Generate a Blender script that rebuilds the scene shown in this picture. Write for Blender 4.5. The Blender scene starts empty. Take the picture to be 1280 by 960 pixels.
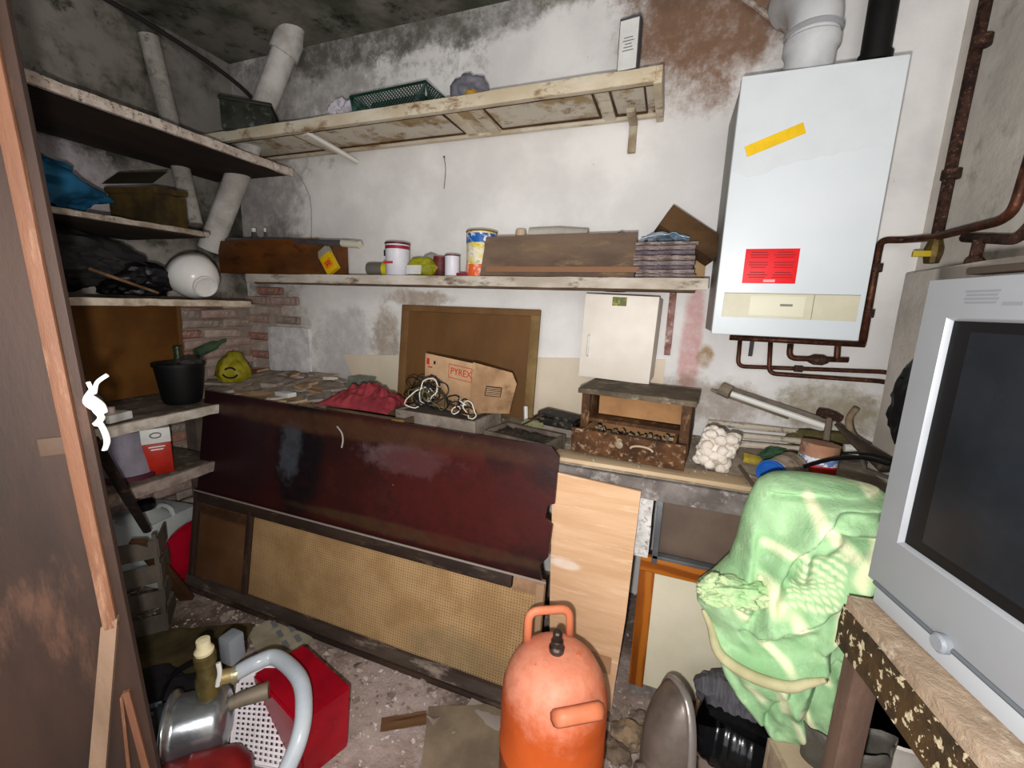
import bpy, bmesh, math, random
from mathutils import Vector, Matrix, noise, Euler
R = math.radians
random.seed(7)
S = bpy.context.scene
COL = S.collection

# ------------------------------------------------------------------ camera
F, PITCH, ROLL, YAW, H = 527.0, .1846, .0341, .3507, 1.5
_fwd = Vector((-math.sin(YAW)*math.cos(PITCH), math.cos(YAW)*math.cos(PITCH), -math.sin(PITCH)))
_rt = Vector((math.cos(YAW), math.sin(YAW), 0)); _up = _rt.cross(_fwd)
_r2 = _rt*math.cos(ROLL)+_up*math.sin(ROLL); _u2 = _up*math.cos(ROLL)-_rt*math.sin(ROLL)
cam_d = bpy.data.cameras.new('camera'); cam = bpy.data.objects.new('camera', cam_d); COL.objects.link(cam)
cam.matrix_world = Matrix(((_r2.x,_u2.x,-_fwd.x,0),(_r2.y,_u2.y,-_fwd.y,0),(_r2.z,_u2.z,-_fwd.z,H),(0,0,0,1)))
cam_d.sensor_width = 36; cam_d.lens = F/1280*36; cam_d.clip_start = .02
S.camera = cam
CAM = Vector((0,0,H))
# ------------------------------------------------------------------ light
w = bpy.data.worlds.new('world'); S.world = w; w.use_nodes = True
w.node_tree.nodes['Background'].inputs[0].default_value = (.93,.95,1,1)
w.node_tree.nodes['Background'].inputs[1].default_value = .24
def lamp(name, kind, loc, energy, col=(1,1,1), **k):
    d = bpy.data.lights.new(name, kind); d.energy = energy; d.color = col
    for a,b in k.items(): setattr(d,a,b)
    o = bpy.data.objects.new(name,d); COL.objects.link(o); o.location = loc; return o
lamp('camera_flash','POINT',(-.03,-.02,1.44),84,(1,.985,.95),shadow_soft_size=.012)
_a = lamp('added_fill','AREA',(.1,-1.3,1.7),26,(.97,.98,1),shape='RECTANGLE',size=1.6,size_y=2.0)  # soft fill lamp added behind the camera, not a source of the room
_a.rotation_euler = (R(90),0,R(8))
S.view_settings.view_transform = 'Standard'; S.view_settings.look = 'None'
S.view_settings.gamma = 1; S.view_settings.use_curve_mapping = False
S.view_settings.exposure = 0.22

# ------------------------------------------------------------------ pixel -> point on a world plane
def _ray(x,y): return _r2*((x-640)/F) - _u2*((y-480)/F) + _fwd
def Az(x,y,z): d=_ray(x,y); return CAM+d*((z-H)/d.z)
def Ay(x,y,v): d=_ray(x,y); return CAM+d*(v/d.y)
def Ax(x,y,v): d=_ray(x,y); return CAM+d*(v/d.x)

# ------------------------------------------------------------------ materials
def lin(h):
    if isinstance(h,tuple): return h+(1,) if len(h)==3 else h
    c=[int(h[i:i+2],16)/255 for i in (0,2,4)]
    return tuple([(v/12.92 if v<=.04045 else ((v+.055)/1.055)**2.4) for v in c]+[1])
_mc = {}
def M(name, c1, c2=None, scale=6, rough=.8, metal=0, bump=.25, blobs=(), speck=None, trans=0, stretch=(1,1,1), c3=None, lo=.35, hi=.65, bscale=None, alpha=1, wave=None, speck_scale=60, speck_th=.68, ior=1.45):
    if name in _mc: return _mc[name]
    m = bpy.data.materials.new(name); m.use_nodes=True; _mc[name]=m
    nt=m.node_tree; N=nt.nodes; L=nt.links; b=N['Principled BSDF']
    tc=N.new('ShaderNodeTexCoord'); mp=N.new('ShaderNodeMapping'); L.new(tc.outputs['Object'],mp.inputs[0]); mp.inputs['Scale'].default_value=stretch
    def nz(sc,det=7,ro=.62,vec=None):
        n=N.new('ShaderNodeTexNoise'); n.inputs['Scale'].default_value=sc; n.inputs['Detail'].default_value=det; n.inputs['Roughness'].default_value=ro
        L.new((vec or mp.outputs[0]),n.inputs[0]); return n
    def ramp(src,a,c):
        r=N.new('ShaderNodeMapRange'); r.interpolation_type='SMOOTHSTEP'; r.inputs[1].default_value=a; r.inputs[2].default_value=c; L.new(src,r.inputs[0]); return r.outputs[0]
    def mix(f,a,bb):
        x=N.new('ShaderNodeMix'); x.data_type='RGBA'
        if isinstance(f,float): x.inputs[0].default_value=f
        else: L.new(f,x.inputs[0])
        for s,v in ((6,a),(7,bb)):
            if isinstance(v,tuple): x.inputs[s].default_value=v
            else: L.new(v,x.inputs[s])
        return x.outputs[2]
    col=lin(c1); n1=nz(scale)
    if c2: col=mix(ramp(n1.outputs[0],lo,hi),col,lin(c2))
    if c3: n2=nz(scale*2.7,9,.7); col=mix(ramp(n2.outputs[0],.52,.68),col,lin(c3))
    if wave:
        wv=N.new('ShaderNodeTexWave'); wv.inputs['Scale'].default_value=wave[0]; wv.inputs['Distortion'].default_value=wave[1]; wv.inputs['Detail'].default_value=4; wv.bands_direction=wave[3] if len(wave)>3 else 'X'
        L.new(mp.outputs[0],wv.inputs[0]); col=mix(ramp(wv.outputs[1],.3,.9),col,lin(wave[2]))
    if blobs:
        nb=nz(5,10,.75,tc.outputs['Object']); nm2=nz(17,6,.7,tc.outputs['Object']); mot=ramp(nm2.outputs[0],.3,.62); 
        for bl in blobs:
            c,rad,cc=bl[:3]; op=bl[3] if len(bl)>3 else 1.; amp=bl[4] if len(bl)>4 else 1.2
            s=N.new('ShaderNodeVectorMath'); s.operation='SUBTRACT'; L.new(tc.outputs['Object'],s.inputs[0]); s.inputs[1].default_value=c
            d=N.new('ShaderNodeVectorMath'); d.operation='DIVIDE'; L.new(s.outputs[0],d.inputs[0]); d.inputs[1].default_value=rad
            ln=N.new('ShaderNodeVectorMath'); ln.operation='LENGTH'; L.new(d.outputs[0],ln.inputs[0])
            a=N.new('ShaderNodeMath'); a.operation='MULTIPLY_ADD'; L.new(nb.outputs[0],a.inputs[0]); a.inputs[1].default_value=amp*2; L.new(ln.outputs['Value'],a.inputs[2])
            r=N.new('ShaderNodeMapRange'); r.interpolation_type='SMOOTHSTEP'; r.inputs[1].default_value=amp+1.1; r.inputs[2].default_value=amp+.8; r.inputs[3].default_value=0; r.inputs[4].default_value=op
            r.inputs[1].default_value=amp+.62; r.inputs[2].default_value=amp+1.2; r.inputs[3].default_value=op; r.inputs[4].default_value=0
            L.new(a.outputs[0],r.inputs[0])
            k2=N.new('ShaderNodeMath'); k2.operation='MULTIPLY_ADD'; L.new(mot,k2.inputs[0]); k2.inputs[1].default_value=.45; k2.inputs[2].default_value=.55
            k3=N.new('ShaderNodeMath'); k3.operation='MULTIPLY'; L.new(k2.outputs[0],k3.inputs[0]); L.new(r.outputs[0],k3.inputs[1]); col=mix(k3.outputs[0],col,lin(cc))
    if speck:
        ns=nz(speck_scale,3,.6,tc.outputs['Object']); col=mix(ramp(ns.outputs[0],speck_th,speck_th+.04),col,lin(speck))
    if isinstance(col,tuple): b.inputs['Base Color'].default_value=col
    else: L.new(col,b.inputs['Base Color'])
    b.inputs['Roughness'].default_value=rough; b.inputs['Metallic'].default_value=metal
    b.inputs['Specular IOR Level'].default_value=.35
    b.inputs['IOR'].default_value=ior
    if trans: b.inputs['Transmission Weight'].default_value=trans
    if alpha<1: b.inputs['Alpha'].default_value=alpha
    if bump:
        bp=N.new('ShaderNodeBump'); bp.inputs['Strength'].default_value=bump; bp.inputs['Distance'].default_value=.01
        nbm=nz(bscale or scale*4,8,.7); L.new(nbm.outputs[0],bp.inputs['Height']); L.new(bp.outputs[0],b.inputs['Normal'])
    return m

# ------------------------------------------------------------------ geometry helpers
def BM(): return bmesh.new()
def box(bm, size, c=(0,0,0), rot=None, bev=0, jit=0):
    r=bmesh.ops.create_cube(bm,size=1); vs=r['verts']
    for v in vs:
        v.co=Vector((v.co.x*size[0],v.co.y*size[1],v.co.z*size[2]))
        if jit: v.co+=Vector([random.uniform(-jit,jit) for _ in range(3)])
    if bev:
        es=list({e for v in vs for e in v.link_edges})
        r2=bmesh.ops.bevel(bm,geom=es,offset=bev,segments=2,affect='EDGES',profile=.6)
        vs=list({v for f in r2['faces'] for v in f.verts}|{v for v in vs if v.is_valid})
    if rot:
        m=Euler(rot).to_matrix()
        for v in vs: v.co=m@v.co
    for v in vs: v.co+=Vector(c)
    return bm
def frame_of(d):
    d=d.normalized(); a=Vector((0,0,1)) if abs(d.z)<.9 else Vector((1,0,0))
    x=d.cross(a).normalized(); return x, x.cross(d).normalized()
def tube(bm, pts, r, seg=10, cap=True, flat=1.0):
    pts=[Vector(p) for p in pts]; n=len(pts); rs=r if isinstance(r,(list,tuple)) else [r]*n
    rings=[]; px=None
    for i,p in enumerate(pts):
        d=(pts[min(i+1,n-1)]-pts[max(i-1,0)])
        if d.length<1e-9: d=Vector((0,0,1))
        if px is None: x,y=frame_of(d)
        else:
            x=(px-d.normalized()*px.dot(d.normalized()))
            x=x.normalized() if x.length>1e-6 else frame_of(d)[0]
            y=x.cross(d.normalized()).normalized()
        px=x
        rings.append([bm.verts.new(p+x*math.cos(2*math.pi*k/seg)*rs[i]+y*math.sin(2*math.pi*k/seg)*rs[i]*flat) for k in range(seg)])
    for a,b in zip(rings,rings[1:]):
        for k in range(seg): bm.faces.new((a[k],a[(k+1)%seg],b[(k+1)%seg],b[k]))
    if cap: bm.faces.new(rings[0][::-1]); bm.faces.new(rings[-1])
    return bm
def smooth_path(pts, n=6):
    pts=[Vector(p) for p in pts]; out=[]
    for i in range(len(pts)-1):
        p0=pts[max(i-1,0)];p1=pts[i];p2=pts[i+1];p3=pts[min(i+2,len(pts)-1)]
        for k in range(n):
            t=k/n; out.append(.5*((2*p1)+(-p0+p2)*t+(2*p0-5*p1+4*p2-p3)*t*t+(-p0+3*p1-3*p2+p3)*t**3))
    out.append(pts[-1]); return out
def round_path(pts, rad=.03, n=5):
    pts=[Vector(p) for p in pts]; out=[pts[0]]
    for i in range(1,len(pts)-1):
        a=pts[i]+(pts[i-1]-pts[i]).normalized()*min(rad,(pts[i-1]-pts[i]).length*.45)
        c=pts[i]+(pts[i+1]-pts[i]).normalized()*min(rad,(pts[i+1]-pts[i]).length*.45)
        for k in range(n+1):
            t=k/n; out.append(a*(1-t)**2+pts[i]*2*t*(1-t)+c*t*t)
    out.append(pts[-1]); return out
def lathe(bm, prof, seg=28, c=(0,0,0), cap0=True, cap1=True, m=None, sx=1, sy=1):
    rings=[]
    for r,z in prof:
        ring=[]
        for k in range(seg):
            a=2*math.pi*k/seg; p=Vector((math.cos(a)*r*sx,math.sin(a)*r*sy,z))
            if m: p=m@p
            ring.append(bm.verts.new(p+Vector(c)))
        rings.append(ring)
    for a,b in zip(rings,rings[1:]):
        for k in range(seg): bm.faces.new((a[k],a[(k+1)%seg],b[(k+1)%seg],b[k]))
    if cap0: bm.faces.new(rings[0][::-1])
    if cap1: bm.faces.new(rings[-1])
    return bm
def prism(bm, pts, ext):
    """polygon pts (3D, planar) extruded by vector ext"""
    ext=Vector(ext); a=[bm.verts.new(Vector(p)) for p in pts]; b=[bm.verts.new(Vector(p)+ext) for p in pts]
    n=len(a); bm.faces.new(a[::-1]); bm.faces.new(b)
    for i in range(n): bm.faces.new((a[i],a[(i+1)%n],b[(i+1)%n],b[i]))
    return bm
def blob(bm, c, rad, seed=0, amp=.25, freq=1.6, sub=4, floor=None, ridge=True, rot=None):
    r=bmesh.ops.create_icosphere(bm,subdivisions=sub,radius=1); m=Euler(rot).to_matrix() if rot else None
    for v in r['verts']:
        d=v.co.copy(); q=d*freq+Vector((seed*7.3,seed*3.1,seed*1.7))
        n=noise.noise(q)+.5*noise.noise(q*2.3)
        if ridge: n+= .55*(.5-abs(noise.noise(q*1.9+Vector((9,2,5)))) *2)+.25*(.4-abs(noise.noise(q*4.3)))
        p=d*(1+amp*n); p=Vector((p.x*rad[0],p.y*rad[1],p.z*rad[2]))
        if m: p=m@p
        if floor is not None and p.z<floor: p.z=floor+ (p.z-floor)*.05
        v.co=p+Vector(c)
    return bm
def grid(bm, fn, nu, nv, thick=None):
    V=[[bm.verts.new(Vector(fn(i/nu,j/nv))) for i in range(nu+1)] for j in range(nv+1)]
    for j in range(nv):
        for i in range(nu): bm.faces.new((V[j][i],V[j][i+1],V[j+1][i+1],V[j+1][i]))
    if thick:
        bm.normal_update(); bmesh.ops.solidify(bm,geom=bm.faces[:],thickness=thick)
    return bm
def displace(bm, amp, freq, seed=0, ridge=False):
    bm.normal_update()
    for v in bm.verts:
        q=v.co*freq+Vector((seed,seed*2,seed*3)); n=noise.noise(q)+.5*noise.noise(q*2.1)
        if ridge: n+=.8*(.3-abs(noise.noise(q*1.7)))
        v.co+=v.normal*amp*n
def rough_box(bm, size, c=(0,0,0), rot=None, cuts=6, amp=.004, freq=20, seed=0, bev=.003):
    b2=bmesh.new(); box(b2,size,bev=bev)
    bmesh.ops.subdivide_edges(b2,edges=[e for e in b2.edges if e.calc_length()>max(size)*.3],cuts=cuts,use_grid_fill=True)
    displace(b2,amp,freq,seed)
    m=Euler(rot).to_matrix() if rot else Matrix.Identity(3)
    me=bpy.data.meshes.new('t')
    for v in b2.verts: v.co=m@v.co+Vector(c)
    b2.to_mesh(me); bm.from_mesh(me); bpy.data.meshes.remove(me); b2.free(); return bm

def link(name, bm, mat, parent=None, loc=None, rot=None, smooth=False):
    bmesh.ops.recalc_face_normals(bm,faces=bm.faces[:])
    me=bpy.data.meshes.new(name); bm.to_mesh(me); bm.free()
    if smooth: me.shade_auto_smooth if False else [setattr(p,'use_smooth',True) for p in me.polygons]
    if smooth=='auto':
        bm2=bmesh.new(); bm2.from_mesh(me)
        for e in bm2.edges:
            if len(e.link_faces)==2 and e.calc_face_angle(0)>.6: e.smooth=False
        bm2.to_mesh(me); bm2.free()
    me.materials.append(mat)
    o=bpy.data.objects.new(name,me); COL.objects.link(o)
    if loc is not None: o.location=loc
    if rot is not None: o.rotation_euler=rot
    if parent is not None: o.parent=parent
    return o
def part(parent,name,bm,mat,label=None,smooth='auto',loc=None,rot=None,kind=None):
    o=link(name,bm,mat,parent,loc,rot,smooth)
    if label: o['label']=label
    if kind: o['kind']=kind
    return o
def thing(name,label,cat,loc,rot=(0,0,0),group=None):
    o=bpy.data.objects.new(name,None); COL.objects.link(o); o.location=loc; o.rotation_euler=rot; o.empty_display_size=.05
    o['label']=label; o['category']=cat
    if group: o['group']=group
    return o
def one(name,label,cat,bm,mat,loc=None,rot=None,group=None,smooth='auto',kind=None,recenter=True,scale=None):
    if loc is None and recenter:   # built in world coordinates: put the origin at its base
        xs=[v.co for v in bm.verts]; c=Vector((sum(v.x for v in xs)/len(xs),sum(v.y for v in xs)/len(xs),min(v.z for v in xs)))
        for v in bm.verts: v.co-=c
        loc=c
    o=link(name,bm,mat,None,loc,rot,smooth); o['label']=label; o['category']=cat
    if group: o['group']=group
    if kind: o['kind']=kind
    if scale: o.scale=scale
    return o
def struct(name,bm,mat,smooth=False):
    o=link(name,bm,mat,None,None,None,smooth); o['kind']='structure'; return o
def retag(o,label): o['label']=label; return o
def world_thing(name,label,cat,c,group=None): return thing(name,label,cat,Vector(c),group=group)
def rel(bm,c):
    c=Vector(c)
    for v in bm.verts: v.co-=c
    return bm
def text(parent,s,size,loc,rot,mat,name='lettering',depth=.0006,sx=1,label=None,align='CENTER'):
    cu=bpy.data.curves.new('t','FONT'); cu.body=s; cu.size=size; cu.extrude=depth; cu.align_x=align; cu.align_y='CENTER'; cu.resolution_u=2
    t=bpy.data.objects.new('t',cu); COL.objects.link(t); bpy.context.view_layer.update()
    me=bpy.data.meshes.new_from_object(t.evaluated_get(bpy.context.evaluated_depsgraph_get())); bpy.data.objects.remove(t)
    me.materials.clear(); me.materials.append(mat)
    for v in me.vertices: v.co.x*=sx
    o=bpy.data.objects.new(name,me); COL.objects.link(o); o.parent=parent; o.location=loc; o.rotation_euler=rot
    if label: o['label']=label
    return o
def copy_tree(o,parent=None):
    c=o.copy(); COL.objects.link(c); c.parent=parent
    for ch in [x for x in bpy.data.objects if x.parent==o]: copy_tree(ch,c)
    return c
def fit(x0,x1,yt,Y,zb):
    a=Ay(x0,yt,Y); b=Ay(x1,yt,Y); m=Ay((x0+x1)/2,yt,Y)
    return (a.x+b.x)/2, abs(b.x-a.x), m.z-zb

# common materials
BLK=M('black_plastic','0c0c0e',rough=.4,bump=0)
WHT=M('white_plastic','dcdcda','c8c6c0',rough=.4,bump=.05)
INK=M('ink_black','141414',rough=.8,bump=0)
REDINK=M('ink_red','b8302a',rough=.8,bump=0)
GREYINK=M('ink_grey','6c6c70',rough=.8,bump=0)
COPPER=M('old_copper','5a3424','38211a',scale=25,rough=.5,metal=.55,bump=.2,c3='7a5038')
RUSTIRON=M('rusty_iron','4a3028','2a1a16',scale=30,rough=.8,metal=.2,bump=.6,c3='7a5a44')
exec_parts = []
# ================================================================== SETTING
XL, XR, YB, ZC = -2.75, .88, 2.15, 2.93
plaster=M('plaster_back','eeebe8','dcd8d6',scale=2.2,rough=.85,bump=.35,bscale=9,speck='6a5c54',speck_scale=26,speck_th=.735,blobs=[
  ((-2.55,2.15,1.2),(.36,.3,.42),'a39082',.9,.8),
  ((-2.25,2.15,2.75),(.9,.3,.35),'7f7a76',.7,1.8),
  ((-1.75,2.15,2.9),(.9,.3,.14),'4e4c44',.85,1.2),
  ((-2.6,2.15,2.1),(.4,.3,.75),'8b8280',.75,1.3),
  ((-2.32,2.15,1.78),(.16,.3,.16),'7d7270',.75,1.2),
  ((-2.45,2.15,1.9),(.10,.3,.12),'7d7270',.7,1.2),
  ((-1.95,2.15,1.18),(.25,.3,.3),'a9a4a4',.6,1.2),
  ((-1.62,2.15,1.28),(.10,.3,.22),'9d8b76',.85,1.3),
  ((-1.38,2.15,1.52),(.22,.3,.05),'a08a74',.8,1.3),
  ((.02,2.15,2.72),(.36,.3,.34),'8a6b58',1.,.9),
  ((.05,2.15,2.76),(.34,.3,.30),'7e604c',1.,.7),
  ((-.12,2.15,2.86),(.22,.3,.12),'6a5344',.7,1.0),
  ((.34,2.15,2.9),(.2,.3,.2),'7a5a4a',.6,1.0),
  ((.10,2.15,1.35),(.05,.3,.34),'c98f8c',.8,.5),
  ((.17,2.15,1.30),(.04,.3,.06),'9a7440',.9,.8),
  ((.2,2.15,1.1),(.3,.3,.10),'8f7a68',.7,1.4),
  ((.68,2.15,1.1),(.25,.3,.12),'8a7c5c',.8,1.3),
  ((-1.1,2.15,2.9),(.5,.3,.12),'5c574e',.6,1.2),
  ((-.55,2.15,2.93),(.2,.3,.07),'5e5a40',.8,1.0)])
b=BM(); box(b,(XR-XL+.2,.12,ZC+.1),((XL+XR)/2,YB+.06,(ZC)/2)); wall_back=struct('wall_back',b,plaster)
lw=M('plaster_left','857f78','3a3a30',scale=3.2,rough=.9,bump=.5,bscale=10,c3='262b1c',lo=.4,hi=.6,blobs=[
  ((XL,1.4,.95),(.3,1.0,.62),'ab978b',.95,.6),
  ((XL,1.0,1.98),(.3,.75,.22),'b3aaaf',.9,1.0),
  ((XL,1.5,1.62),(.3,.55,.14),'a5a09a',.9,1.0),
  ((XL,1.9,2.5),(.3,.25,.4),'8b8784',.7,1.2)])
b=BM(); box(b,(.12,3.6,ZC+.1),(XL-.06,YB-1.8,ZC/2)); wall_left=struct('wall_left',b,lw)
rw=M('plaster_right','ddd6cc','c8c0b8',scale=3,rough=.85,bump=.4,bscale=10,c3='b4aca4')
b=BM(); box(b,(.12,3.6,ZC+.1),(XR+.06,YB-1.8,ZC/2)); wall_right=struct('wall_right',b,rw)
cl=M('ceiling_mould','827d74','44463a',scale=2.6,rough=.95,bump=.6,bscale=8,c3='23261a')
b=BM(); box(b,(XR-XL+.2,3.6,.1),((XL+XR)/2,YB-1.8,ZC+.05)); struct('ceiling',b,cl)
# floor: uneven, built as a subdivided sheet
flm=M('floor_dirt','a08c82','6e5c54',scale=3.5,rough=.95,bump=1.0,bscale=22,c3='b0a09a',speck='d0c6c0',speck_scale=38,speck_th=.62,lo=.38,hi=.6,blobs=[
   ((-.95,1.08,0),(.3,.25,.3),'b3a19b',.7,1.2),((-.6,.85,0),(.16,.12,.3),'5a3d26',.7,1.2),((-2.2,.9,0),(.45,.35,.3),'3d3420',.85,1.0)])
b=BM()
def ff(u,v):
    x=XL-.05+u*(XR-XL+.1); y=-.9+v*(YB+.9); return (x,y,.006*noise.noise((x*6,y*6,0))+.004*noise.noise((x*21,y*21,3))-.004)
grid(b,ff,130,110); struct('floor',b,flm,True)
# ledge of the chased wall on the right (white rendered box below the gas pipes)
b=BM(); rough_box(b,(.10,1.5,1.66),(XR-.05,1.22,.83),amp=.004,freq=8,cuts=10); struct('trim_1',b,M('render_white','d8d0c8','c0b8ae',scale=4,rough=.9,bump=.4))
# exposed bricks, each its own piece
brickm=[M('brick_%d'%i,a,c,scale=14,rough=.95,bump=.7,c3='ccbab0') for i,(a,c) in enumerate([('bfa298','9a8278'),('ccb6aa','a8968a'),('b88474','946a5c'),('b0a096','8a7c72')])]
brick_mesh=[]
for i in range(4):
    b=BM(); box(b,(.235,.03,.05),jit=.006); bmesh.ops.bevel(b,geom=b.edges[:],offset=.006,segments=1,affect='EDGES')
    bmesh.ops.recalc_face_normals(b,faces=b.faces[:]); me=bpy.data.meshes.new('brick'); b.to_mesh(me); b.free(); me.materials.append(brickm[i]); brick_mesh.append(me)
def brick(parent,loc,rz,tall=1,wide=1):
    o=bpy.data.objects.new('brick',random.choice(brick_mesh)); COL.objects.link(o); o.parent=parent; o.location=loc
    o.rotation_euler=(random.uniform(-.02,.02),random.uniform(-.02,.02),rz+random.uniform(-.02,.02)); o.scale=(wide,random.uniform(.7,1.5),tall)
k=0; z=.98
while z<1.56:
    x=XL+.10+(.12 if k%2 else 0)
    while x<-2.28:
        if not(-2.62<x<-2.1 and 1.0<z<1.30): brick(wall_back,(x,YB-.004,z),0,wide=.95)
        x+=.255
    z+=.062; k+=1
k=0; z=.08
while z<1.46:
    y=.80+(.12 if k%2 else 0)
    while y<2.1:
        if not(z>1.0 and y<1.25): brick(wall_left,(XL+.004,y,z),R(90))
        y+=.255
    z+=.062; k+=1
b=BM(); rough_box(b,(.36,.03,.30),(-2.38,YB-.012,1.155),amp=.012,freq=9,cuts=8)
part(wall_back,'plaster_patch',b,M('patch_white','f0eeee','d8d4d4',scale=18,rough=.9,bump=.9),'rough white plaster patch in the bricks')

# leaning white pipes in the left corner
pw=M('limewashed_pipe','a9a49e','8a857f',scale=9,rough=.85,bump=.5,c3='6d665c')
b=BM(); tube(b,[Ax(186,45,-2.68),Ax(212,150,-2.66),Ax(242,280,-2.6)],.045,14); 
one('drain_pipe','thinner grey-white pipe leaning down the left wall behind the top shelf','pipe',b,pw)
p0=Ay(362,48,2.04); p1=Ax(262,312,-2.64)
b=BM(); tube(b,[p0,(p0+p1)/2,p1],.062,18); d=(p1-p0).normalized(); tube(b,[p0-d*.0,p0+d*.09],.075,18); tube(b,[p0+Vector((.0,0,.0)),p0+Vector((.05,-.03,.05)),p0+Vector((.14,-.02,.12))],.07,16)
one('soil_pipe','thick limewashed pipe slanting down the back left corner with an elbow on top','pipe',b,M('limewash_bright','cdc9c6','a7a19a',scale=7,rough=.8,bump=.4))
# dark strap / ceiling crack run
b=BM(); tube(b,smooth_path([(XL+.02,1.3,ZC-.03),(XL+.03,1.7,ZC-.04),(-2.60,2.05,ZC-.16),(-2.45,2.12,ZC-.34),(-2.42,2.13,ZC-.55)]),.012,8)
one('cable','dark cable running from the ceiling corner down the back wall','cable',b,M('dark_cable','2a2626',rough=.9))

# ================================================================== LEFT SHELVES
XF=-2.12
dkwood=M('dark_shelf_wood','35241a','1c120c',scale=5,rough=.85,bump=.4,stretch=(1,.3,1))
flake=M('flaking_white_edge','d8ccc2','b9a69a',scale=22,rough=.8,bump=.8,c3='4a3428')
def left_shelf(name,label,z,y0,y1,th,edge=flake,top=dkwood,x0=XL+.03,eh=None):
    t=thing(name,label,'shelf',((x0+XF)/2,(y0+y1)/2,z-th))
    b=BM(); rough_box(b,(XF-x0-.01,y1-y0,th*.8),(-.005,0,th*.5),amp=.002,freq=9,cuts=5); part(t,'board',b,top)
    b=BM(); rough_box(b,(.022,y1-y0+.01,eh or th),((XF-x0)/2,0,th*.5),amp=.004,freq=26,cuts=24); part(t,'edge_strip',b,edge,'flaking white edge')
    return t
left_shelf('wall_shelf','topmost dark wooden shelf on the left wall with flaking white edge',2.225,.1,1.98,.04)
left_shelf('wall_shelf','narrow left wall shelf below the topmost one, under the blue sheet',1.80,.2,1.47,.035,eh=.022,edge=M('white_pale_edge','a39a8e','7a6a5a',scale=15,rough=.8,bump=.4,c3='3c2c20'))
left_shelf('wall_shelf','left wall shelf with pale edge carrying the white bowl',1.475,.2,1.66,.03,edge=M('pale_edge','c5b8a8','9a8874',scale=15,rough=.8,bump=.4))
dusty=M('dusty_board','7d6f62','574a40',scale=7,rough=.95,bump=.7,c3='a3978a')
left_shelf('wall_shelf','dusty left shelf at worktop height carrying the black bucket',.955,.2,1.5,.045,top=dusty,edge=M('pale_edge2','d0c6bb','a89c90',scale=15,rough=.8,bump=.4))
left_shelf('wall_shelf','lowest left shelf with the red and white can on it',.665,.2,1.46,.05,top=dusty,edge=M('stone_edge','a3938a','7c6c64',scale=15,rough=.9,bump=.6))

# blue sheet
b=BM(); blob(b,(0,0,.12),(.17,.23,.17),seed=3,amp=.30,sub=5,floor=-.11)
for v in b.verts:                                   # taper towards the far end into a beak
    t=max(0,v.co.y)/.3; v.co.z-=.03*t; v.co.x*=1-.5*min(t,1); v.co.y+=.12*t*max(0,1-abs(v.co.z-.1)/.1)
one('plastic_sheet','crumpled blue plastic sheet lying on the upper left shelf','sheet',b,M('blue_plastic','16587c','0c3c58',scale=8,rough=.7,bump=.3),loc=(-2.32,.93,1.812),scale=(.8,.8,.72))
# olive box at the end of the second shelf
t=thing('storage_box','dark olive-brown box at the far end of the upper left shelf','box',(-2.3,1.34,1.803),(0,0,R(12))); t.scale=(.85,.7,.85)
ob=M('olive_box','4a3a12','241a08',scale=6,rough=.9,bump=.4)
b=BM(); box(b,(.28,.22,.16),(0,0,.08),bev=.004); box(b,(.30,.24,.03),(0,0,.175),rot=(R(6),0,0),bev=.004); part(t,'body',b,ob)
b=BM(); prism(b,[(-.15,-.13,.19),(.15,-.13,.19),(.15,-.02,.27),(-.15,-.02,.27)],(0,.01,.004)); part(t,'flap',b,M('olive_dark','2a2010',rough=.9))
# dark clothes heap, stick, dark bag
b=BM(); blob(b,(0,0,.14),(.24,.30,.125),seed=11,amp=.28,sub=5,floor=-.13)
one('clothes_bundle','large dark grey clothes bundle heaped on the shelf left of the white bowl','bundle',b,M('dark_cloth','2b272a','1a1719',scale=9,rough=.95,bump=.5),loc=(-2.42,.99,1.482))
b=BM(); blob(b,(0,0,.07),(.13,.14,.09),seed=5,amp=.3,sub=4,floor=-.065)
one('black_bag','small shiny black plastic bag between the clothes bundle and the white bowl','bag',b,M('black_bag','16151a','0c0c0e',scale=9,rough=.28,bump=.3),loc=(-2.36,1.27,1.482))
a=Ax(100,332,-2.16); c=Ax(197,366,-2.17)
b=BM(); tube(b,[a,(a+c)/2,c],[.010,.011,.009],6,flat=.6); one('wooden_stick','thin pale wooden stick lying in front of the dark clothes bundle','stick',b,M('pale_stick','8c6c4c','5c4430',scale=20,rough=.8))
# white bowl, tipped towards the aisle
bowlm=M('enamel_white','e0dedd','d0cecb',scale=3,rough=.25,bump=.03)
t=thing('bowl','white enamel bowl tipped on its rim at the end of the shelf','bowl',Ax(246,349,-2.2),Vector((-1.0,.12,.5)).to_track_quat('Z','Y').to_euler())
b=BM(); lathe(b,[(.0,.005),(.045,.0),(.06,.006),(.09,.035),(.108,.08),(.113,.125),(.109,.125),(.103,.08),(.085,.04),(.0,.02)],36,c=(0,0,-.065),cap0=False,cap1=False); part(t,'body',b,bowlm,smooth=True)
b=BM(); lathe(b,[(.050,0.002),(.053,-.022),(.046,-.022),(.044,0.002)],30,c=(0,0,-.064),cap0=False,cap1=False); part(t,'foot_ring',b,bowlm,smooth=True)
# brown board behind the bucket
t=thing('hardboard_sheet','plain brown hardboard sheet standing under the bowl shelf','panel',(-2.60,.75,.958),(0,R(3),0))
yr=Ax(224,430,-2.6).y-.75
b=BM(); box(b,(.012,yr+.5,.49),(0,(yr-.5)/2,.247),bev=.002); part(t,'sheet',b,M('hardboard_brown','6c4414','58360e',scale=4,rough=.8,bump=.15))
b=BM(); box(b,(.02,.02,.49),(.012,yr-.012,.247)); part(t,'edge_batten',b,M('batten_brown','6a4520',rough=.8))
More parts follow.
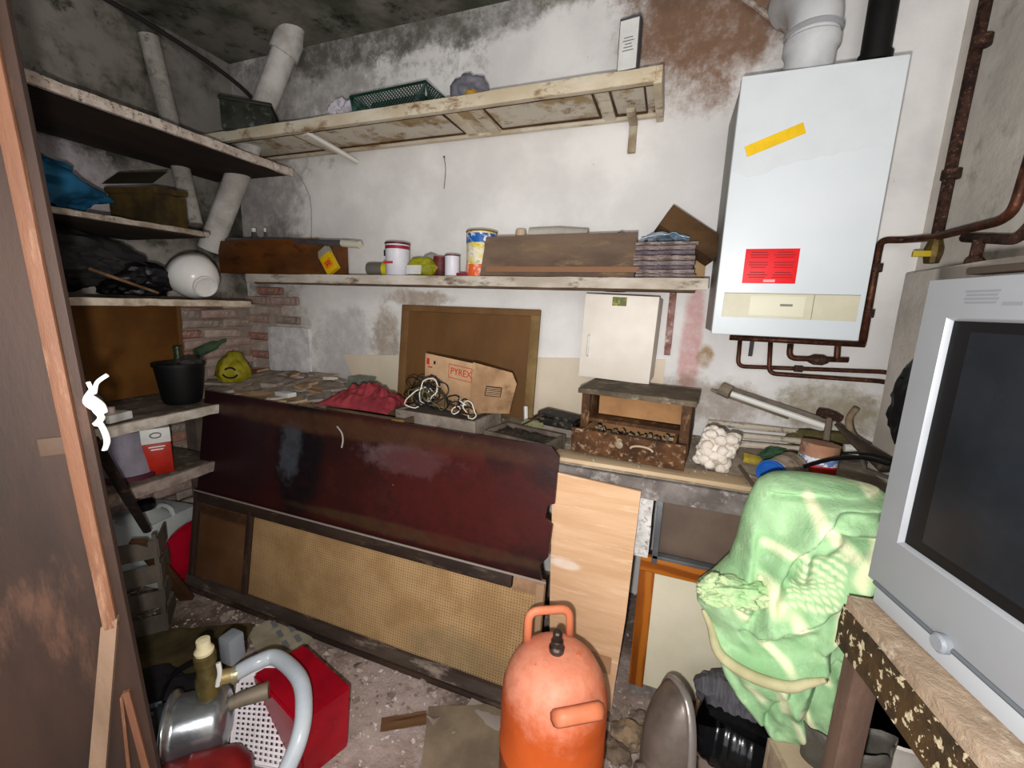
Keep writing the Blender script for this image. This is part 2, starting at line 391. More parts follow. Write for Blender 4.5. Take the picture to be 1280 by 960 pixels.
# black bucket with tool
cb=Ax(227,486,-2.3); cb.z=.957
t=thing('bucket','black plastic bucket with a bottle neck poking out, on the dusty shelf','bucket',cb); t.scale=(.88,.88,.95)
b=BM(); lathe(b,[(.0,0),(.085,0),(.095,.02),(.118,.20),(.126,.20),(.126,.215),(.112,.215),(.09,.03),(.0,.02)],32,cap0=False,cap1=False); part(t,'body',b,M('bucket_black','08080a','050506',rough=.6,bump=.1),smooth='auto')
b=BM(); lathe(b,[(.03,.10),(.03,.22),(.018,.245),(.018,.285),(.021,.285),(.021,.30),(0,.30)],16,c=(0,.0,0)); part(t,'bottle_neck',b,M('bottle_dark_green','20301c',rough=.3))
b=BM(); blob(b,(.05,.03,.215),(.06,.07,.03),seed=2,amp=.4,sub=3); part(t,'rag',b,M('grey_rag','3a3634',rough=.9))
# green bottle lying, yellow bag
p=Ax(262,440,-2.68); b=BM(); lathe(b,[(0,0),(.028,0),(.03,.01),(.03,.12),(.012,.16),(.012,.2),(0,.2)],16,m=Euler((R(-70),0,R(0))).to_matrix())
for v in b.verts: v.co+=p-Vector((0,.08,.0))
one('bottle','dull green bottle lying against the bricks behind the black bucket','bottle',b,M('green_glass_old','4f6b50','3c523e',rough=.35))
p=Ax(292,468,-2.45); p.z=.93
t=thing('yellow_bag','yellow-green plastic bag with a black printed mark by the bricks','bag',(p.x,p.y,.958),(0,0,R(42)))
yb=M('yellow_bag','a79a1e','7a7212',scale=12,rough=.5,bump=.4)
b=BM(); blob(b,(0,0,.09),(.085,.06,.11),seed=21,amp=.22,sub=4,floor=-.088); part(t,'body',b,yb,smooth=True)
b=BM()
for a0,a1,rr in ((20,160,.028),(200,340,.04)):
    tube(b,[(rr*math.cos(R(q)),0,.10+rr*math.sin(R(q))*.9) for q in range(a0,a1,12)],.006,6)
rel(b,(0,0,0)); 
for v in b.verts: v.co=Vector((v.co.x,-.075,v.co.z))+Vector((0,random.uniform(-.004,.0),0))
part(t,'printed_mark',b,INK,'black curved print')
# little items near the door end of the dusty shelf
p=Ax(138,508,-2.2); t=thing('switch_box','small white plastic box on the dusty shelf beside the door','box',(p.x,p.y,.957),(0,0,R(15)))
b=BM(); box(b,(.09,.10,.035),(0,0,.0175),bev=.005); part(t,'body',b,WHT); b=BM(); lathe(b,[(0,.035),(.014,.035),(.014,.06),(.0,.062)],14); part(t,'knob',b,M('pinkish','b8a098',rough=.7))
p=Ax(118,500,-2.18); t=thing('spray_can','small grey can standing behind the knotted white cord','can',(p.x,p.y,.957))
b=BM(); lathe(b,[(0,0),(.026,0),(.026,.11),(.015,.125),(.015,.135),(0,.135)],18); part(t,'body',b,M('dull_metal','7a7272',rough=.5,metal=.5))
b=BM(); lathe(b,[(0,.135),(.012,.135),(.012,.155),(0,.155)],12); part(t,'nozzle',b,BLK)

# lowest shelf: translucent container and can
p=Ax(163,588,-2.28); t=thing('plastic_container','cloudy grey plastic container on the lowest left shelf, beside the red can','container',(p.x,p.y,.667))
b=BM(); lathe(b,[(0,0),(.09,0),(.10,.01),(.085,.17),(.085,.215),(.04,.24),(.0,.24)],28); part(t,'body',b,M('cloudy_plastic','8d8794','716c78',scale=5,rough=.4),smooth='auto')
b=BM(); lathe(b,[(.1,0),(.112,.0),(.112,.02),(.1,.022)],28,cap0=False,cap1=False); part(t,'base_ring',b,M('dark_maroon','4a1c2c',rough=.5))
p=Ax(199,582,-2.2); t=thing('tin_can','red square tin with a white top label on the lowest left shelf','can',(p.x,p.y,.667),(0,0,R(62)))
red=M('tin_red','b3220e','8e1808',rough=.4,bump=.05)
b=BM(); box(b,(.105,.07,.15),(0,0,.075),bev=.004); part(t,'body',b,red)
b=BM(); box(b,(.107,.072,.07),(0,0,.186),bev=.004); part(t,'white_label',b,WHT,'white upper band')
b=BM(); tube(b,[(.02*math.cos(a*.5),-.0375,.19+.012*math.sin(a*.5)) for a in range(13)],.003,6); part(t,'printed_mark',b,GREYINK,'small round grey print')
b=BM(); [box(b,(.06-.015*i,.001,.006),(0,-.0355,.135-i*.013)) for i in range(2)]; part(t,'printed_lines',b,WHT,'two pale lines of print')
# jug on the floor
t=thing('jerrycan','white plastic jerrycan with black screw cap standing under the lowest left shelf','jerrycan',(-2.49,1.30,0),(0,0,R(8)))
jm=M('hdpe_milky','c0c4c2','a4a8a8',scale=3,rough=.35,bump=.05)
b=BM(); t.scale=(1,1,.86); box(b,(.30,.26,.42),(0,0,.21),bev=.035); lathe(b,[(.12,.42),(.05,.455),(.04,.46),(.04,.47)],20,c=(.02,-.05,0)); displace(b,.006,8,3); part(t,'body',b,jm)
b=BM(); lathe(b,[(0,.462),(.042,.462),(.044,.47),(.044,.502),(.04,.507),(0,.507)],20,c=(.02,-.05,0)); part(t,'cap',b,BLK,'black screw cap')
b=BM(); tube(b,round_path([(.03,0,.42),(.05,0,.47),(.12,0,.46),(.135,0,.41)],.03),.012,8); part(t,'handle',b,jm)
# red round tray
b=BM(); lathe(b,[(0,0),(.14,0),(.155,.01),(.16,.03),(.153,.03),(.145,.014),(0,.012)],40,m=Matrix.Rotation(R(84),3,'Y'))
zz=min(v.co.z for v in b.verts)
for v in b.verts: v.co+=Vector((-2.285,1.35,-zz+.004))
one('round_tray','round crimson plastic tray standing on edge between the jerrycan and the leaning panel','tray',b,M('crimson_plastic','a80c28','84081c',rough=.3,bump=.03))
# sticks & planks in the left corner
pe=Ax(184,664,-2.02); pt=Ax(116,548,-1.78)
b=BM(); tube(b,[pt,(pt+pe)/2,pe],[.017,.020,.016],8,flat=.6)
one('charred_post','blackened wooden post leaning beside the door edge','post',b,M('charred','1d1411','0e0a08',scale=12,rough=.8,bump=.6,c3='4a2c20'))
a=Ax(172,676,-2.0); c=Az(234,748,.012); b=BM(); ln=(c-a).length; box(b,(.06,.022,ln),bev=.002)
m=(c-a).to_track_quat('Z','Y').to_matrix()
for v in b.verts: v.co=m@v.co+(a+c)/2
one('brown_plank','short brown plank leaning down to the floor in front of the jerrycan','plank',b,M('brown_plank','56361e','3a2412',scale=8,rough=.8,bump=.3,stretch=(1,1,.2)))
slm=M('grey_slat','5e554c','443c35',scale=8,rough=.9,bump=.4)
t=thing('slat_crate','small crate of grey wooden slats on the floor beside the charred post','crate',(pe.x-.07,pe.y-.03,0),(0,0,R(50))); t.scale=(.8,.8,pe.z*1.0/.26)
for i in range(4): b=BM(); box(b,(.26,.012,.042),(0,-.1,.04+i*.062),jit=.002); part(t,'slat',b,slm)
for i in range(4): b=BM(); box(b,(.012,.2,.042),(.13,0,.04+i*.062),jit=.002); part(t,'slat',b,slm)
for s in (-1,1): b=BM(); box(b,(.02,.02,.26),(.12*s,-.085,.13)); part(t,'corner_post',b,slm)
b=BM()
def cb_(u,v): return ((u-.5)*.55,(v-.5)*.42,.012+.02*noise.noise((u*3,v*3,1))+.012*u)
grid(b,cb_,14,12,.004); one('cardboard_sheet','mouldy olive-brown cardboard sheet flat on the floor near the door','cardboard',b,M('mouldy_card','4a3e24','2c2614',scale=6,rough=.95,bump=.4),loc=(-1.80,.88,.012),rot=(0,0,R(25)))
b=BM(); blob(b,(0,0,.05),(.22,.12,.07),seed=31,amp=.3,sub=4,floor=-.045)
one('black_rag','black rag lying on the floor behind the pump','rag',b,M('rag_black','17141a','0d0b10',scale=9,rough=.8,bump=.6),loc=(-1.62,.74,.01),rot=(0,0,R(25)))
# ================================================================== DOOR (front left)
dm=M('door_brown','35231a','231712',scale=4,rough=.65,bump=.25,stretch=(1,1,.25),c3='4a3226')
t=thing('door_leaf','dark brown boarded door standing open at the left edge','door',(-.885,.435,0),(0,R(1.7),R(229)))
# local x runs along the leaf away from the free edge; local +y is the side facing the camera
b=BM(); box(b,(.78,.018,2.35),(.39,.008,1.215),bev=.002); part(t,'leaf',b,dm)
bat=M('batten_orange','6a4632','523222',scale=9,rough=.6,bump=.4,stretch=(1,1,.15),c3='8a6852')
pale=M('batten_pale','7a6250','624e3e',scale=9,rough=.7,bump=.4,stretch=(1,1,.2))
b=BM(); rough_box(b,(.020,.014,1.5),(.022,.024,1.65),amp=.002,freq=20,cuts=14); part(t,'stile_batten',b,bat,'worn orange-brown batten')
b=BM(); prism(b,[(.010,.017,.92),(.034,.017,.91),(.155,.017,.30),(.128,.017,.30)],(0,.014,0)); part(t,'brace',b,pale,'pale diagonal brace')
b=BM(); prism(b,[(.016,.018,.76),(.026,.018,.76),(.012,.018,.3),(.0,.018,.3)],(0,.008,0)); part(t,'edge_strip',b,bat)
b=BM(); prism(b,[(.026,.018,.76),(.031,.018,.75),(.062,.018,.3),(.055,.018,.3)],(0,.006,0)); part(t,'thin_strip',b,bat)
b=BM(); box(b,(.03,.004,.03),(.05,.019,1.25),bev=.002); part(t,'latch_plate',b,M('latch_tan','4a382c',rough=.7))
# knotted white cord on the door edge
c0=Ax(119,500,-.865)
b=BM(); rnd=random.Random(4)
tube(b,smooth_path([c0+Vector(q) for q in ((-.012,0,.028),(.0,0,.012),(.012,.0,.03),(.022,.01,.042))]),.0032,6)
tube(b,smooth_path([c0+Vector(q) for q in ((.0,0,.018),(-.012,-.006,-.004),(.004,.006,-.02),(.014,0,-.006),(-.002,-.006,.006),(-.008,.002,-.018),(.01,0,-.028),(.0,-.004,-.04))]),.0048,6)
tube(b,smooth_path([c0+Vector(q) for q in ((.0,0,-.035),(.012,0,-.05),(.016,.0,-.068),(.006,0,-.084))]),.0045,6,flat=.5)
one('cord','knotted white cord tied to the open door edge','cord',b,M('cord_white','e2ded8',rough=.8,bump=0))

# ================================================================== LONG BACK SHELVES
# upper: an old panelled door used as a shelf
old=M('stained_paint','d8cebc','c0b094',scale=5,rough=.8,bump=.3,c3='84643c',stretch=(.5,1,1))
olds=M('stained_panel','cfc6b6','a48c68',scale=4,rough=.8,bump=.3,c3='80603a',lo=.5,hi=.6)
darkseam=M('seam_brown','5a4026','3a2614',scale=8,rough=.9,bump=.3)
t=thing('upper_shelf','old panelled white door, stained brown, used as the high back shelf','shelf',(-1.3,1.97,2.335))
x0,x1=-1.32,1.16  # local: world -2.62 .. -.14
b=BM(); rough_box(b,(x1-x0,.34,.022),((x0+x1)/2,0,.024),amp=.0015,freq=8,cuts=12); part(t,'board',b,olds)
b=BM(); rough_box(b,(x1-x0+.01,.03,.052),((x0+x1)/2,-.168,.016),amp=.003,freq=16,cuts=22); part(t,'front_rail',b,old)
b=BM(); box(b,(x1-x0+.01,.012,.01),((x0+x1)/2,-.146,-.004),jit=.002); part(t,'seam',b,darkseam)
for xx in (-.62,.28,.40,.96): b=BM(); box(b,(.05,.30,.014),(xx,.01,.008),bev=.003); part(t,'cross_rail',b,old)
b=BM(); box(b,(x1-x0,.03,.016),((x0+x1)/2,.155,.008),bev=.003); part(t,'back_rail',b,old)
for (xa,xb) in ((-.57,.24),(.44,.92),(.99,1.12),(-1.25,-.66)):
    b=BM()
    w_=xb-xa; 
    for (sx,sy,cx,cy) in ((w_,.008,0,-.118),(w_,.008,0,.118),(.008,.236,-w_/2,0),(.008,.236,w_/2,0)): box(b,(sx,sy,.008),((xa+xb)/2+cx,cy+.0,.010),jit=.002)
    part(t,'stained_moulding',b,darkseam)
b=BM(); box(b,(.03,.35,.06),(x1+.012,0,.015),bev=.003); part(t,'end_rail',b,old)
# brackets
b=BM(); a=Ay(382,166,1.82); c=Ay(446,195,2.13); a.z=2.33; c.z=2.28; tube(b,[a,c],.02,8,flat=.7); one('shelf_bracket','round white stick bracing the high back shelf at its left part','bracket',b,M('white_stick','d6d2ca',rough=.7))
b=BM(); box(b,(.035,.02,.13),(0,0,.0),bev=.003); box(b,(.035,.16,.02),(0,-.07,.055),bev=.003); one('shelf_bracket','small metal bracket under the right end of the high shelf','bracket',b,M('bracket_cream','c2b8a4','8a7458',rough=.6),loc=(-.24,2.135,2.265))
# middle shelf
mid=M('mid_shelf_edge','cfc6bc','a99c8c',scale=6,rough=.8,bump=.4,c3='6a5846',stretch=(.4,1,1))
ZM=1.632
t=thing('middle_shelf','long grimy white shelf across the back wall holding the paint tins','shelf',(-1.17,2.0,ZM-.04))
b=BM(); rough_box(b,(2.48,.28,.024),(.05,.0,.026),amp=.001,freq=8,cuts=10); part(t,'board',b,mid)
b=BM(); rough_box(b,(2.49,.022,.046),(.05,-.148,.014),amp=.003,freq=14,cuts=26); part(t,'front_edge',b,mid)
b=BM(); box(b,(2.4,.02,.012),(.05,-.125,-.012),jit=.002); part(t,'under_lip',b,M('lip_brown','6a5444','4a3828',rough=.9))
b=BM(); box(b,(.03,.02,.26),(0,0,-.13),bev=.002,jit=.001); box(b,(.028,.012,.04),(0,-.01,-.27)); one('shelf_bracket','rusty upright bracket under the right end of the middle shelf','bracket',b,M('bracket_rust','a0807a','7a4a3c',scale=14,rough=.8,bump=.5,c3='d0c6c0'),loc=(0,2.137,ZM-.05))

ZT=2.373 # top of upper shelf
def UY(x0,x1,yt,Y): return fit(x0,x1,yt,Y,ZT)
# green-black box
cx,w_,h_=UY(298,371,125,1.97)
t=thing('metal_box','square dark green metal box on the left end of the high shelf','box',(-2.30,1.90,ZT),(0,0,R(40)))
b=BM(); box(b,(.24,.22,.14),(0,0,.07),bev=.006); part(t,'body',b,M('green_black_metal','2c3024','1a1c14',scale=9,rough=.5,bump=.3,c3='5a6058'))
b=BM(); box(b,(.25,.23,.018),(0,0,.148),bev=.005); part(t,'lid',b,M('green_black_lid','20241c',rough=.5))
cx,w_,h_=UY(413,450,115,1.93)
b=BM(); blob(b,(0,0,.055),(.085,.07,.075),seed=8,amp=.35,sub=4,floor=-.052); one('crumpled_paper','crumpled white paper bag beside the green mesh crate','paper',b,M('crumpled_white','c9c4cc','a8a2ac',scale=12,rough=.7,bump=.4),loc=(cx,1.93,ZT))
# green mesh crate
cx,w_,h_=UY(453,553,113,1.95)
t=thing('mesh_crate','dark green plastic mesh crate on the high shelf','crate',(cx,1.95,ZT),(0,0,R(-3)))
gm=M('green_mesh','0c3a2e','06241c',rough=.5,bump=0)
L_,D_,H_=w_*.96,.22,.10
b=BM(); n=26
for sgn in (-1,1):
    for i in range(-4,n):
        xa=-L_/2+i*L_/n; 
        for dr in (1,-1):
            p=[(xa+(0 if dr>0 else H_),sgn*D_/2,0),(xa+(H_ if dr>0 else 0),sgn*D_/2,H_)]
            p=[(max(-L_/2,min(L_/2,q[0])),q[1],q[2]) for q in p]
            if abs(p[0][0]-p[1][0])>.004: tube(b,p,.0028,4)
    for i in range(-4,12):
        ya=-D_/2+i*D_/12
        for dr in (1,-1):
            p=[(sgn*L_/2,ya+(0 if dr>0 else H_),0),(sgn*L_/2,ya+(H_ if dr>0 else 0),H_)]
            p=[(q[0],max(-D_/2,min(D_/2,q[1])),q[2]) for q in p]
            if abs(p[0][1]-p[1][1])>.004: tube(b,p,.0028,4)
part(t,'mesh_side',b,gm,kind='stuff',smooth=False)
b=BM()
for z_ in (.004,H_): tube(b,[(-L_/2,-D_/2,z_),(L_/2,-D_/2,z_),(L_/2,D_/2,z_),(-L_/2,D_/2,z_),(-L_/2,-D_/2,z_)],.006,6)
part(t,'rim',b,gm)
b=BM(); box(b,(L_*.96,D_*.92,.004),(0,0,.004)); box(b,(L_*.7,D_*.6,.07),(0.02,.0,.045),bev=.01); part(t,'contents',b,M('dark_contents','0a1814',rough=.8))
cx,w_,h_=UY(568,616,93,1.93)
t=thing('plastic_bag','grey plastic bag with a yellow item inside on the high shelf','bag',(cx,1.93,ZT))
b=BM(); blob(b,(-.01,0,.06),(w_*.45,.08,.085),seed=14,amp=.22,sub=4,floor=-.057); part(t,'body',b,M('grey_bag','7d7c86','5c5b64',scale=9,rough=.35,bump=.3),smooth=True)
b=BM(); blob(b,(.02,-.06,.035),(.035,.03,.025),seed=2,amp=.2,sub=3); part(t,'yellow_item',b,M('ochre','a5802e',rough=.6),'ochre yellow item')
# carton standing
cx,w_,h_=UY(776,804,22,1.92)
t=thing('carton','tall narrow white and grey carton standing at the right end of the high shelf','carton',(cx,1.92,ZT),(0,0,R(-8)))
b=BM(); box(b,(w_*.92,.045,h_*.97),(0,0,h_*.485),bev=.001); part(t,'body',b,M('carton_grey','55525a','46434a',rough=.6,bump=.05))
b=BM(); box(b,(w_*.84,.001,h_*.70),(0,-.0235,h_*.58)); part(t,'white_face',b,WHT,'white printed front')
b=BM(); [box(b,(w_*(.5-.1*(i%3)),.001,.003),(0,-.0245,h_*(.50+.045*i))) for i in range(5)]; part(t,'printed_lines',b,GREYINK)
b=BM(); box(b,(w_*.5,.001,h_*.12),(0,-.0238,h_*.11)); part(t,'barcode_label',b,WHT); 
b=BM(); [box(b,(.0016,.001,h_*.08),(-w_*.2+i*.005,-.0246,h_*.115)) for i in range(int(w_*.42/.005))]; part(t,'barcode',b,INK)
b=BM(); prism(b,[(-w_*.46,-.02,h_*.97),(w_*.46,-.02,h_*.99),(w_*.3,.01,h_*1.06)],(0,.002,0)); part(t,'open_flap',b,M('carton_flap','77737a',rough=.7))

# ---------------- things on the middle shelf
def mitem(x0,x1,yt,Y=1.93): return fit(x0,x1,yt,Y,ZM)
cx,w_,h_=mitem(282,400,303,1.95)
wb=M('warm_brown_wood','6d3f16','4c2a0c',scale=6,rough=.6,bump=.2,stretch=(.4,1,1),c3='3a1e0a')
t=thing('wooden_box','long reddish brown wooden box on the left end of the middle shelf','box',(cx+.07,1.97,ZM),(0,0,R(1)))
b=BM(); box(b,(w_,.016,h_),(0,-.11,h_/2),bev=.002); part(t,'front_panel',b,wb)
b=BM(); box(b,(w_,.016,h_),(0,.11,h_/2),bev=.002); part(t,'back_panel',b,wb)
for s in (-1,1): b=BM(); box(b,(.014,.204,h_*.98),(s*(w_/2-.007),0,h_/2)); part(t,'end_panel',b,wb)
b=BM(); box(b,(w_-.03,.2,.01),(0,0,.006)); part(t,'bottom',b,wb)
for i,(px_,rr) in enumerate(((318,.03),(332,.016))):
    p=Ay(px_,300,1.99); t=thing('glass_bottle',('small dark round bottle with white stopper' if i==0 else 'tiny clear bottle beside the white-stoppered one')+' in the brown wooden box','bottle',(p.x,1.99,ZM+.012))
    hh=p.z-ZM+.015
    b=BM(); lathe(b,[(0,0),(rr,0),(rr,hh*.8),(rr*.5,hh),(rr*.4,hh+.02),(0,hh+.02)],16); part(t,'body',b,M('smoky_glass','4c4648',rough=.2))
    b=BM(); lathe(b,[(0,hh+.02),(rr*.42,hh+.02),(rr*.45,hh+.042),(0,hh+.044)],12); part(t,'stopper',b,WHT)
# grey tube lying on top
a=Ay(243,299,1.90); c=Ay(428,304,1.86); e=Ay(450,306,1.86)
t=thing('roller_tube','long grey metal tube with a cream end cap lying over the brown box','tube',a)
b=BM(); tube(b,[a,c],.0165,12); rel(b,a); part(t,'tube',b,M('grey_tube','6c686c','545056',rough=.4,metal=.4))
b=BM(); tube(b,[c,e],.019,12); rel(b,a); part(t,'end_cap',b,M('cream_cap','c4bfae',rough=.5))
# yellow carton tilted
p=Ay(416,337,1.865)
t=thing('yellow_carton','small yellow-orange carton leaning on the brown wooden box','carton',(p.x-.01,1.875,ZM+.03),(0,R(-32),0))
b=BM(); box(b,(.075,.03,.10),(0,0,.033),bev=.001); part(t,'body',b,M('carton_yellow','d8b400','c8a200',rough=.6,bump=.05))
b=BM(); box(b,(.077,.032,.035),(0,0,.10),bev=.001); part(t,'clear_top',b,M('clear_grey','8c8878',rough=.4))
b=BM(); box(b,(.06,.001,.045),(0,-.0158,.03)); part(t,'orange_panel',b,M('orange_print','e07a10',rough=.6,bump=0))
text(t,'50',.036,(0,-.0168,.03),(R(90),0,0),INK)
# lying grey/yellow can
p=Ay(457,336,1.9);q=Ay(485,336,1.9)
t=thing('lying_can','grey can with yellow band lying left of the white paint tin','can',(p.x,1.92,ZM+.034),(0,R(90),R(10)))
ln=q.x-p.x+.02
b=BM(); lathe(b,[(0,0),(.030,0),(.033,.008),(.033,ln*.55),(0,ln*.55)],20); part(t,'body',b,M('can_grey','6b665e',rough=.5,metal=.2))
b=BM(); lathe(b,[(0,ln*.55),(.0335,ln*.55),(.0335,ln),(0,ln)],20); part(t,'yellow_band',b,M('band_yellow','c2b41a',rough=.5))
def paint_tin(x0,x1,yt,Y,label,bodym,capm,band=None,name='paint_tin'):
    cx,w_,h_=mitem(x0,x1,yt,Y); r=w_/2; h_=max(h_,.02)
    t=thing(name,label,'tin',(cx,Y+.0,ZM),(0,0,0))
    b=BM(); lathe(b,[(0,0),(r*.97,0),(r,.003),(r*.97,.006),(r*.97,h_*.93),(r,h_*.95),(r,h_*.98),(r*.92,h_*.98),(r*.9,h_*.95),(0,h_*.95)],28); part(t,'body',b,bodym)
    b=BM(); lathe(b,[(0,h_*.94),(r*1.02,h_*.94),(r*1.02,h_),(r*.9,h_),(r*.88,h_*.975),(0,h_*.975)],28); part(t,'lid',b,capm)
    return t,r,h_
t,r,h_=paint_tin(484,510,304,1.92,'white paint tin with red lettering and a dark red rim on the middle shelf',M('tin_white','d8d6de','c8c6ce',rough=.4,bump=.03),M('tin_rim','5a1e28',rough=.4,metal=.4))
b=BM(); lathe(b,[(r*.98,h_*.80),(r*.985,h_*.80),(r*.985,h_*.90),(r*.98,h_*.90)],28,cap0=False,cap1=False); part(t,'red_band',b,M('label_red','8e1830',rough=.5,bump=0))
b=BM(); [box(b,(r*.9,.002,.012),(-r*.25,-r*.97,h_*(.38+.0*i))) for i in range(1)]; part(t,'red_lettering',b,REDINK)
b=BM(); box(b,(r*.25,.004,.03),(-r*.8,-r*.55,h_*.68)); part(t,'printed_mark',b,INK)
cx,w_,h_=mitem(508,543,311,1.93)
t=thing('olive_bag','olive-yellow bag with a white label slumped right of the white paint tin','bag',(cx+.01,1.95,ZM))
b=BM(); blob(b,(0,0,.045),(w_*.52,.06,.052),seed=17,amp=.2,sub=4,floor=-.043); part(t,'body',b,M('olive_plastic','98961a','7c7a14',scale=12,rough=.5,bump=.3),smooth=True)
b=BM(); box(b,(.085,.004,.045),(-.02,-.064,.028),rot=(R(-8),0,0)); part(t,'white_label',b,WHT)
b=BM(); blob(b,(.02,.03,.09),(.04,.03,.03),seed=7,amp=.2,sub=3); part(t,'grey_top',b,M('grey_plast','8b8a86',rough=.4))
paint_tin(543,558,321,1.97,'small dark red tin lying behind the white pot','x' and M('dark_red_tin','6a2a2a','3c1818',scale=20,rough=.5),M('dr_cap','782020',rough=.5),name='small_tin')
paint_tin(557,574,319,1.90,'small white pot with a dark red lid on the middle shelf',M('pot_white','d4d2dc',rough=.35,bump=0),M('pot_lid','5c1c2a',rough=.4),name='small_pot')
b=BM(); box(b,(.07,.03,.014),(0,0,.007),bev=.004); one('small_packet','flat crimson packet lying between the small white pot and the blue tin','packet',b,M('crimson_packet','7c1430',rough=.5),loc=(mitem(574,586,330,1.9)[0],1.9,ZM),rot=(0,0,R(10)))
cx,w_,h_=mitem(585,620,289,1.95); r=w_/2
t=thing('blue_yellow_tin','tall dented tin with blue, yellow and orange print on the middle shelf','tin',(cx,1.95,ZM))
b=BM(); lathe(b,[(0,0),(r*.97,0),(r*.97,h_*.97),(0,h_*.97)],28); part(t,'body',b,M('tin_yellow_print','d8c23a','e6e0d0',scale=18,rough=.4,bump=.05,c3='6a5a20'))
b=BM(); lathe(b,[(r*.98,h_*.72),(r,h_*.72),(r,h_*.92),(r*.98,h_*.92)],28,cap0=False,cap1=False); part(t,'blue_band',b,M('band_blue','1c5aa8','e0e4e8',scale=30,rough=.4,bump=0,lo=.5,hi=.6))
b=BM(); lathe(b,[(r*.98,0),(r,0),(r,h_*.22),(r*.98,h_*.26)],28,cap0=False,cap1=False); part(t,'orange_band',b,M('band_orange','e0602a','e8b0a0',scale=30,rough=.4,bump=0,lo=.5,hi=.6))
b=BM(); tube(b,[(r*math.cos(a*.3),r*math.sin(a*.3),h_*.97) for a in range(22)],.004,6); part(t,'rim',b,M('rim_gold','b09040',rough=.4,metal=.7))
# long wooden trough
p0=Ay(603,296,1.86); p1=Ay(797,290,1.86); h0=p0.z-ZM; h1=p1.z-ZM
gw=M('grey_brown_board','705c4c','54443a',scale=6,rough=.85,bump=.4,stretch=(.3,1,1),c3='7c664e')
t=thing('wooden_trough','long weathered grey-brown wooden trough on the middle shelf','box',((p0.x+p1.x)/2,1.93,ZM))
wx=(p1.x-p0.x)/2
b=BM(); prism(b,[(-wx-.01,-.07,0),(wx,-.07,0),(wx,-.07,h1),(-wx+.02,-.07,h0)],(0,.014,0)); part(t,'front_board',b,gw)
b=BM(); prism(b,[(-wx,.09,0),(wx,.09,0),(wx,.09,h1*.9),(-wx+.02,.09,h0*.9)],(0,.014,0)); part(t,'back_board',b,gw)
for s,hh in ((-1,h0),(1,h1)): b=BM(); box(b,(.014,.146,hh*.9),(s*(wx-.012),.017,hh*.45)); part(t,'end_board',b,gw)
b=BM(); box(b,(wx*1.9,.146,.01),(0,.017,.006)); part(t,'bottom_board',b,gw)
b=BM(); box(b,(wx*1.98,.004,.022),(0.02,-.072,.03),jit=.002); part(t,'bare_strip',b,M('bare_orange_wood','866046',rough=.8),'paler bare wood strip')
def pw_(px,py,Y): return Ay(px,py,Y)
p=pw_(634,296,1.98); b=BM(); blob(b,(0,0,0),(.045,.03,.05),seed=3,amp=.3,sub=3); one('grey_cloth','folded grey cloth corner in the wooden trough','cloth',b,M('grey_cl','7a7c84',rough=.9),loc=(p.x,1.98,ZM+.105))
p=pw_(651,291,1.98); b=BM(); lathe(b,[(0,0),(.028,0),(.028,h0*.8),(.022,h0*.95),(.026,h0+.02),(.024,h0+.035),(0,h0+.04)],18); one('beige_jar','beige jar with a rounded lid in the wooden trough','jar',b,M('beige_jar','bfa68c',rough=.5),loc=(p.x,1.98,ZM+.012))
a=pw_(662,292,2.0); c=pw_(735,292,2.0); b=BM(); tube(b,[a,(a+c)/2+Vector((0,0,.003)),c],[.026,.028,.022],12); one('paper_roll','long white paper roll lying in the wooden trough','roll',b,M('roll_white','b9b1a8','a0988e',rough=.8))
p=pw_(777,290,1.99); b=BM(); lathe(b,[(0,0),(.022,0),(.022,h1*.9),(.018,h1+.01),(0,h1+.018)],16); one('grey_jar','small greyish jar at the right end of the wooden trough','jar',b,M('grey_jar','8a827c',rough=.5),loc=(p.x,1.99,ZM+.012))
# newspapers
cx,w_,h_=mitem(797,872,290,1.92)
nm=[M('newsprint_%d'%i,a,c,scale=30,rough=.95,bump=.9,stretch=(1,1,4),c3='3c3028') for i,(a,c) in enumerate([('a89a98','7a6a6c'),('b8a8a0','6a5450'),('8c8088','5e5058')])]
zc=ZM; tot=.150
hs=[.012,.018,.014,.02,.022,.018,.02,.014]
pos=['lowest','second','third','fourth','fifth','sixth','seventh','topmost']
for i,hh in enumerate(hs):
    b=BM(); rough_box(b,(w_*random.uniform(.92,1.04),.2,hh*.85),(0,0,hh/2),amp=.003,freq=30,seed=i*3,cuts=10,bev=.002)
    one('newspaper',pos[i]+' newspaper in the pile at the right end of the middle shelf','newspaper',b,nm[i%3],loc=(cx+random.uniform(-.006,.006),1.955,zc+.001),rot=(0,0,R(random.uniform(-5,5))),group='newspapers piled on the middle shelf'); zc+=hh
b=BM()
grid(b,lambda u,v:((u-.5)*w_*.8,(v-.5)*.18,.012+.02*noise.noise((u*5,v*5,2))+.02*(1-abs(2*u-1))),14,10,.003)
one('printed_leaflet','crumpled white and blue printed leaflet on top of the newspaper pile','leaflet',b,M('leaflet_blue','b8c4d0','6c8eac',scale=14,rough=.6,bump=.3,c3='e0e0e0'),loc=(cx-.005,1.95,zc+.004))
# leaning wood block
a=Ay(863,290,1.98)
b=BM(); box(b,(.27,.09,.10),bev=.003); m=Euler((R(-12),R(32),R(10))).to_matrix()
for v in b.verts: v.co=m@v.co+Vector((a.x+.0,2.02,a.z-.01))
one('wood_block','rough dark wooden block leaning over the newspapers against the boiler','wood block',b,M('dark_offcut','5c4228','3a2818',scale=6,rough=.9,bump=.4,stretch=(.3,1,1)))
b=BM(); box(b,(.06,.03,.14),(0,0,.07),jit=.004); one('cardboard_piece','torn beige cardboard piece behind the newspapers beside the boiler','cardboard',b,M('beige_card','b5946c','9a7a56',rough=.9),loc=(.085,2.09,ZM),rot=(0,0,R(10)))

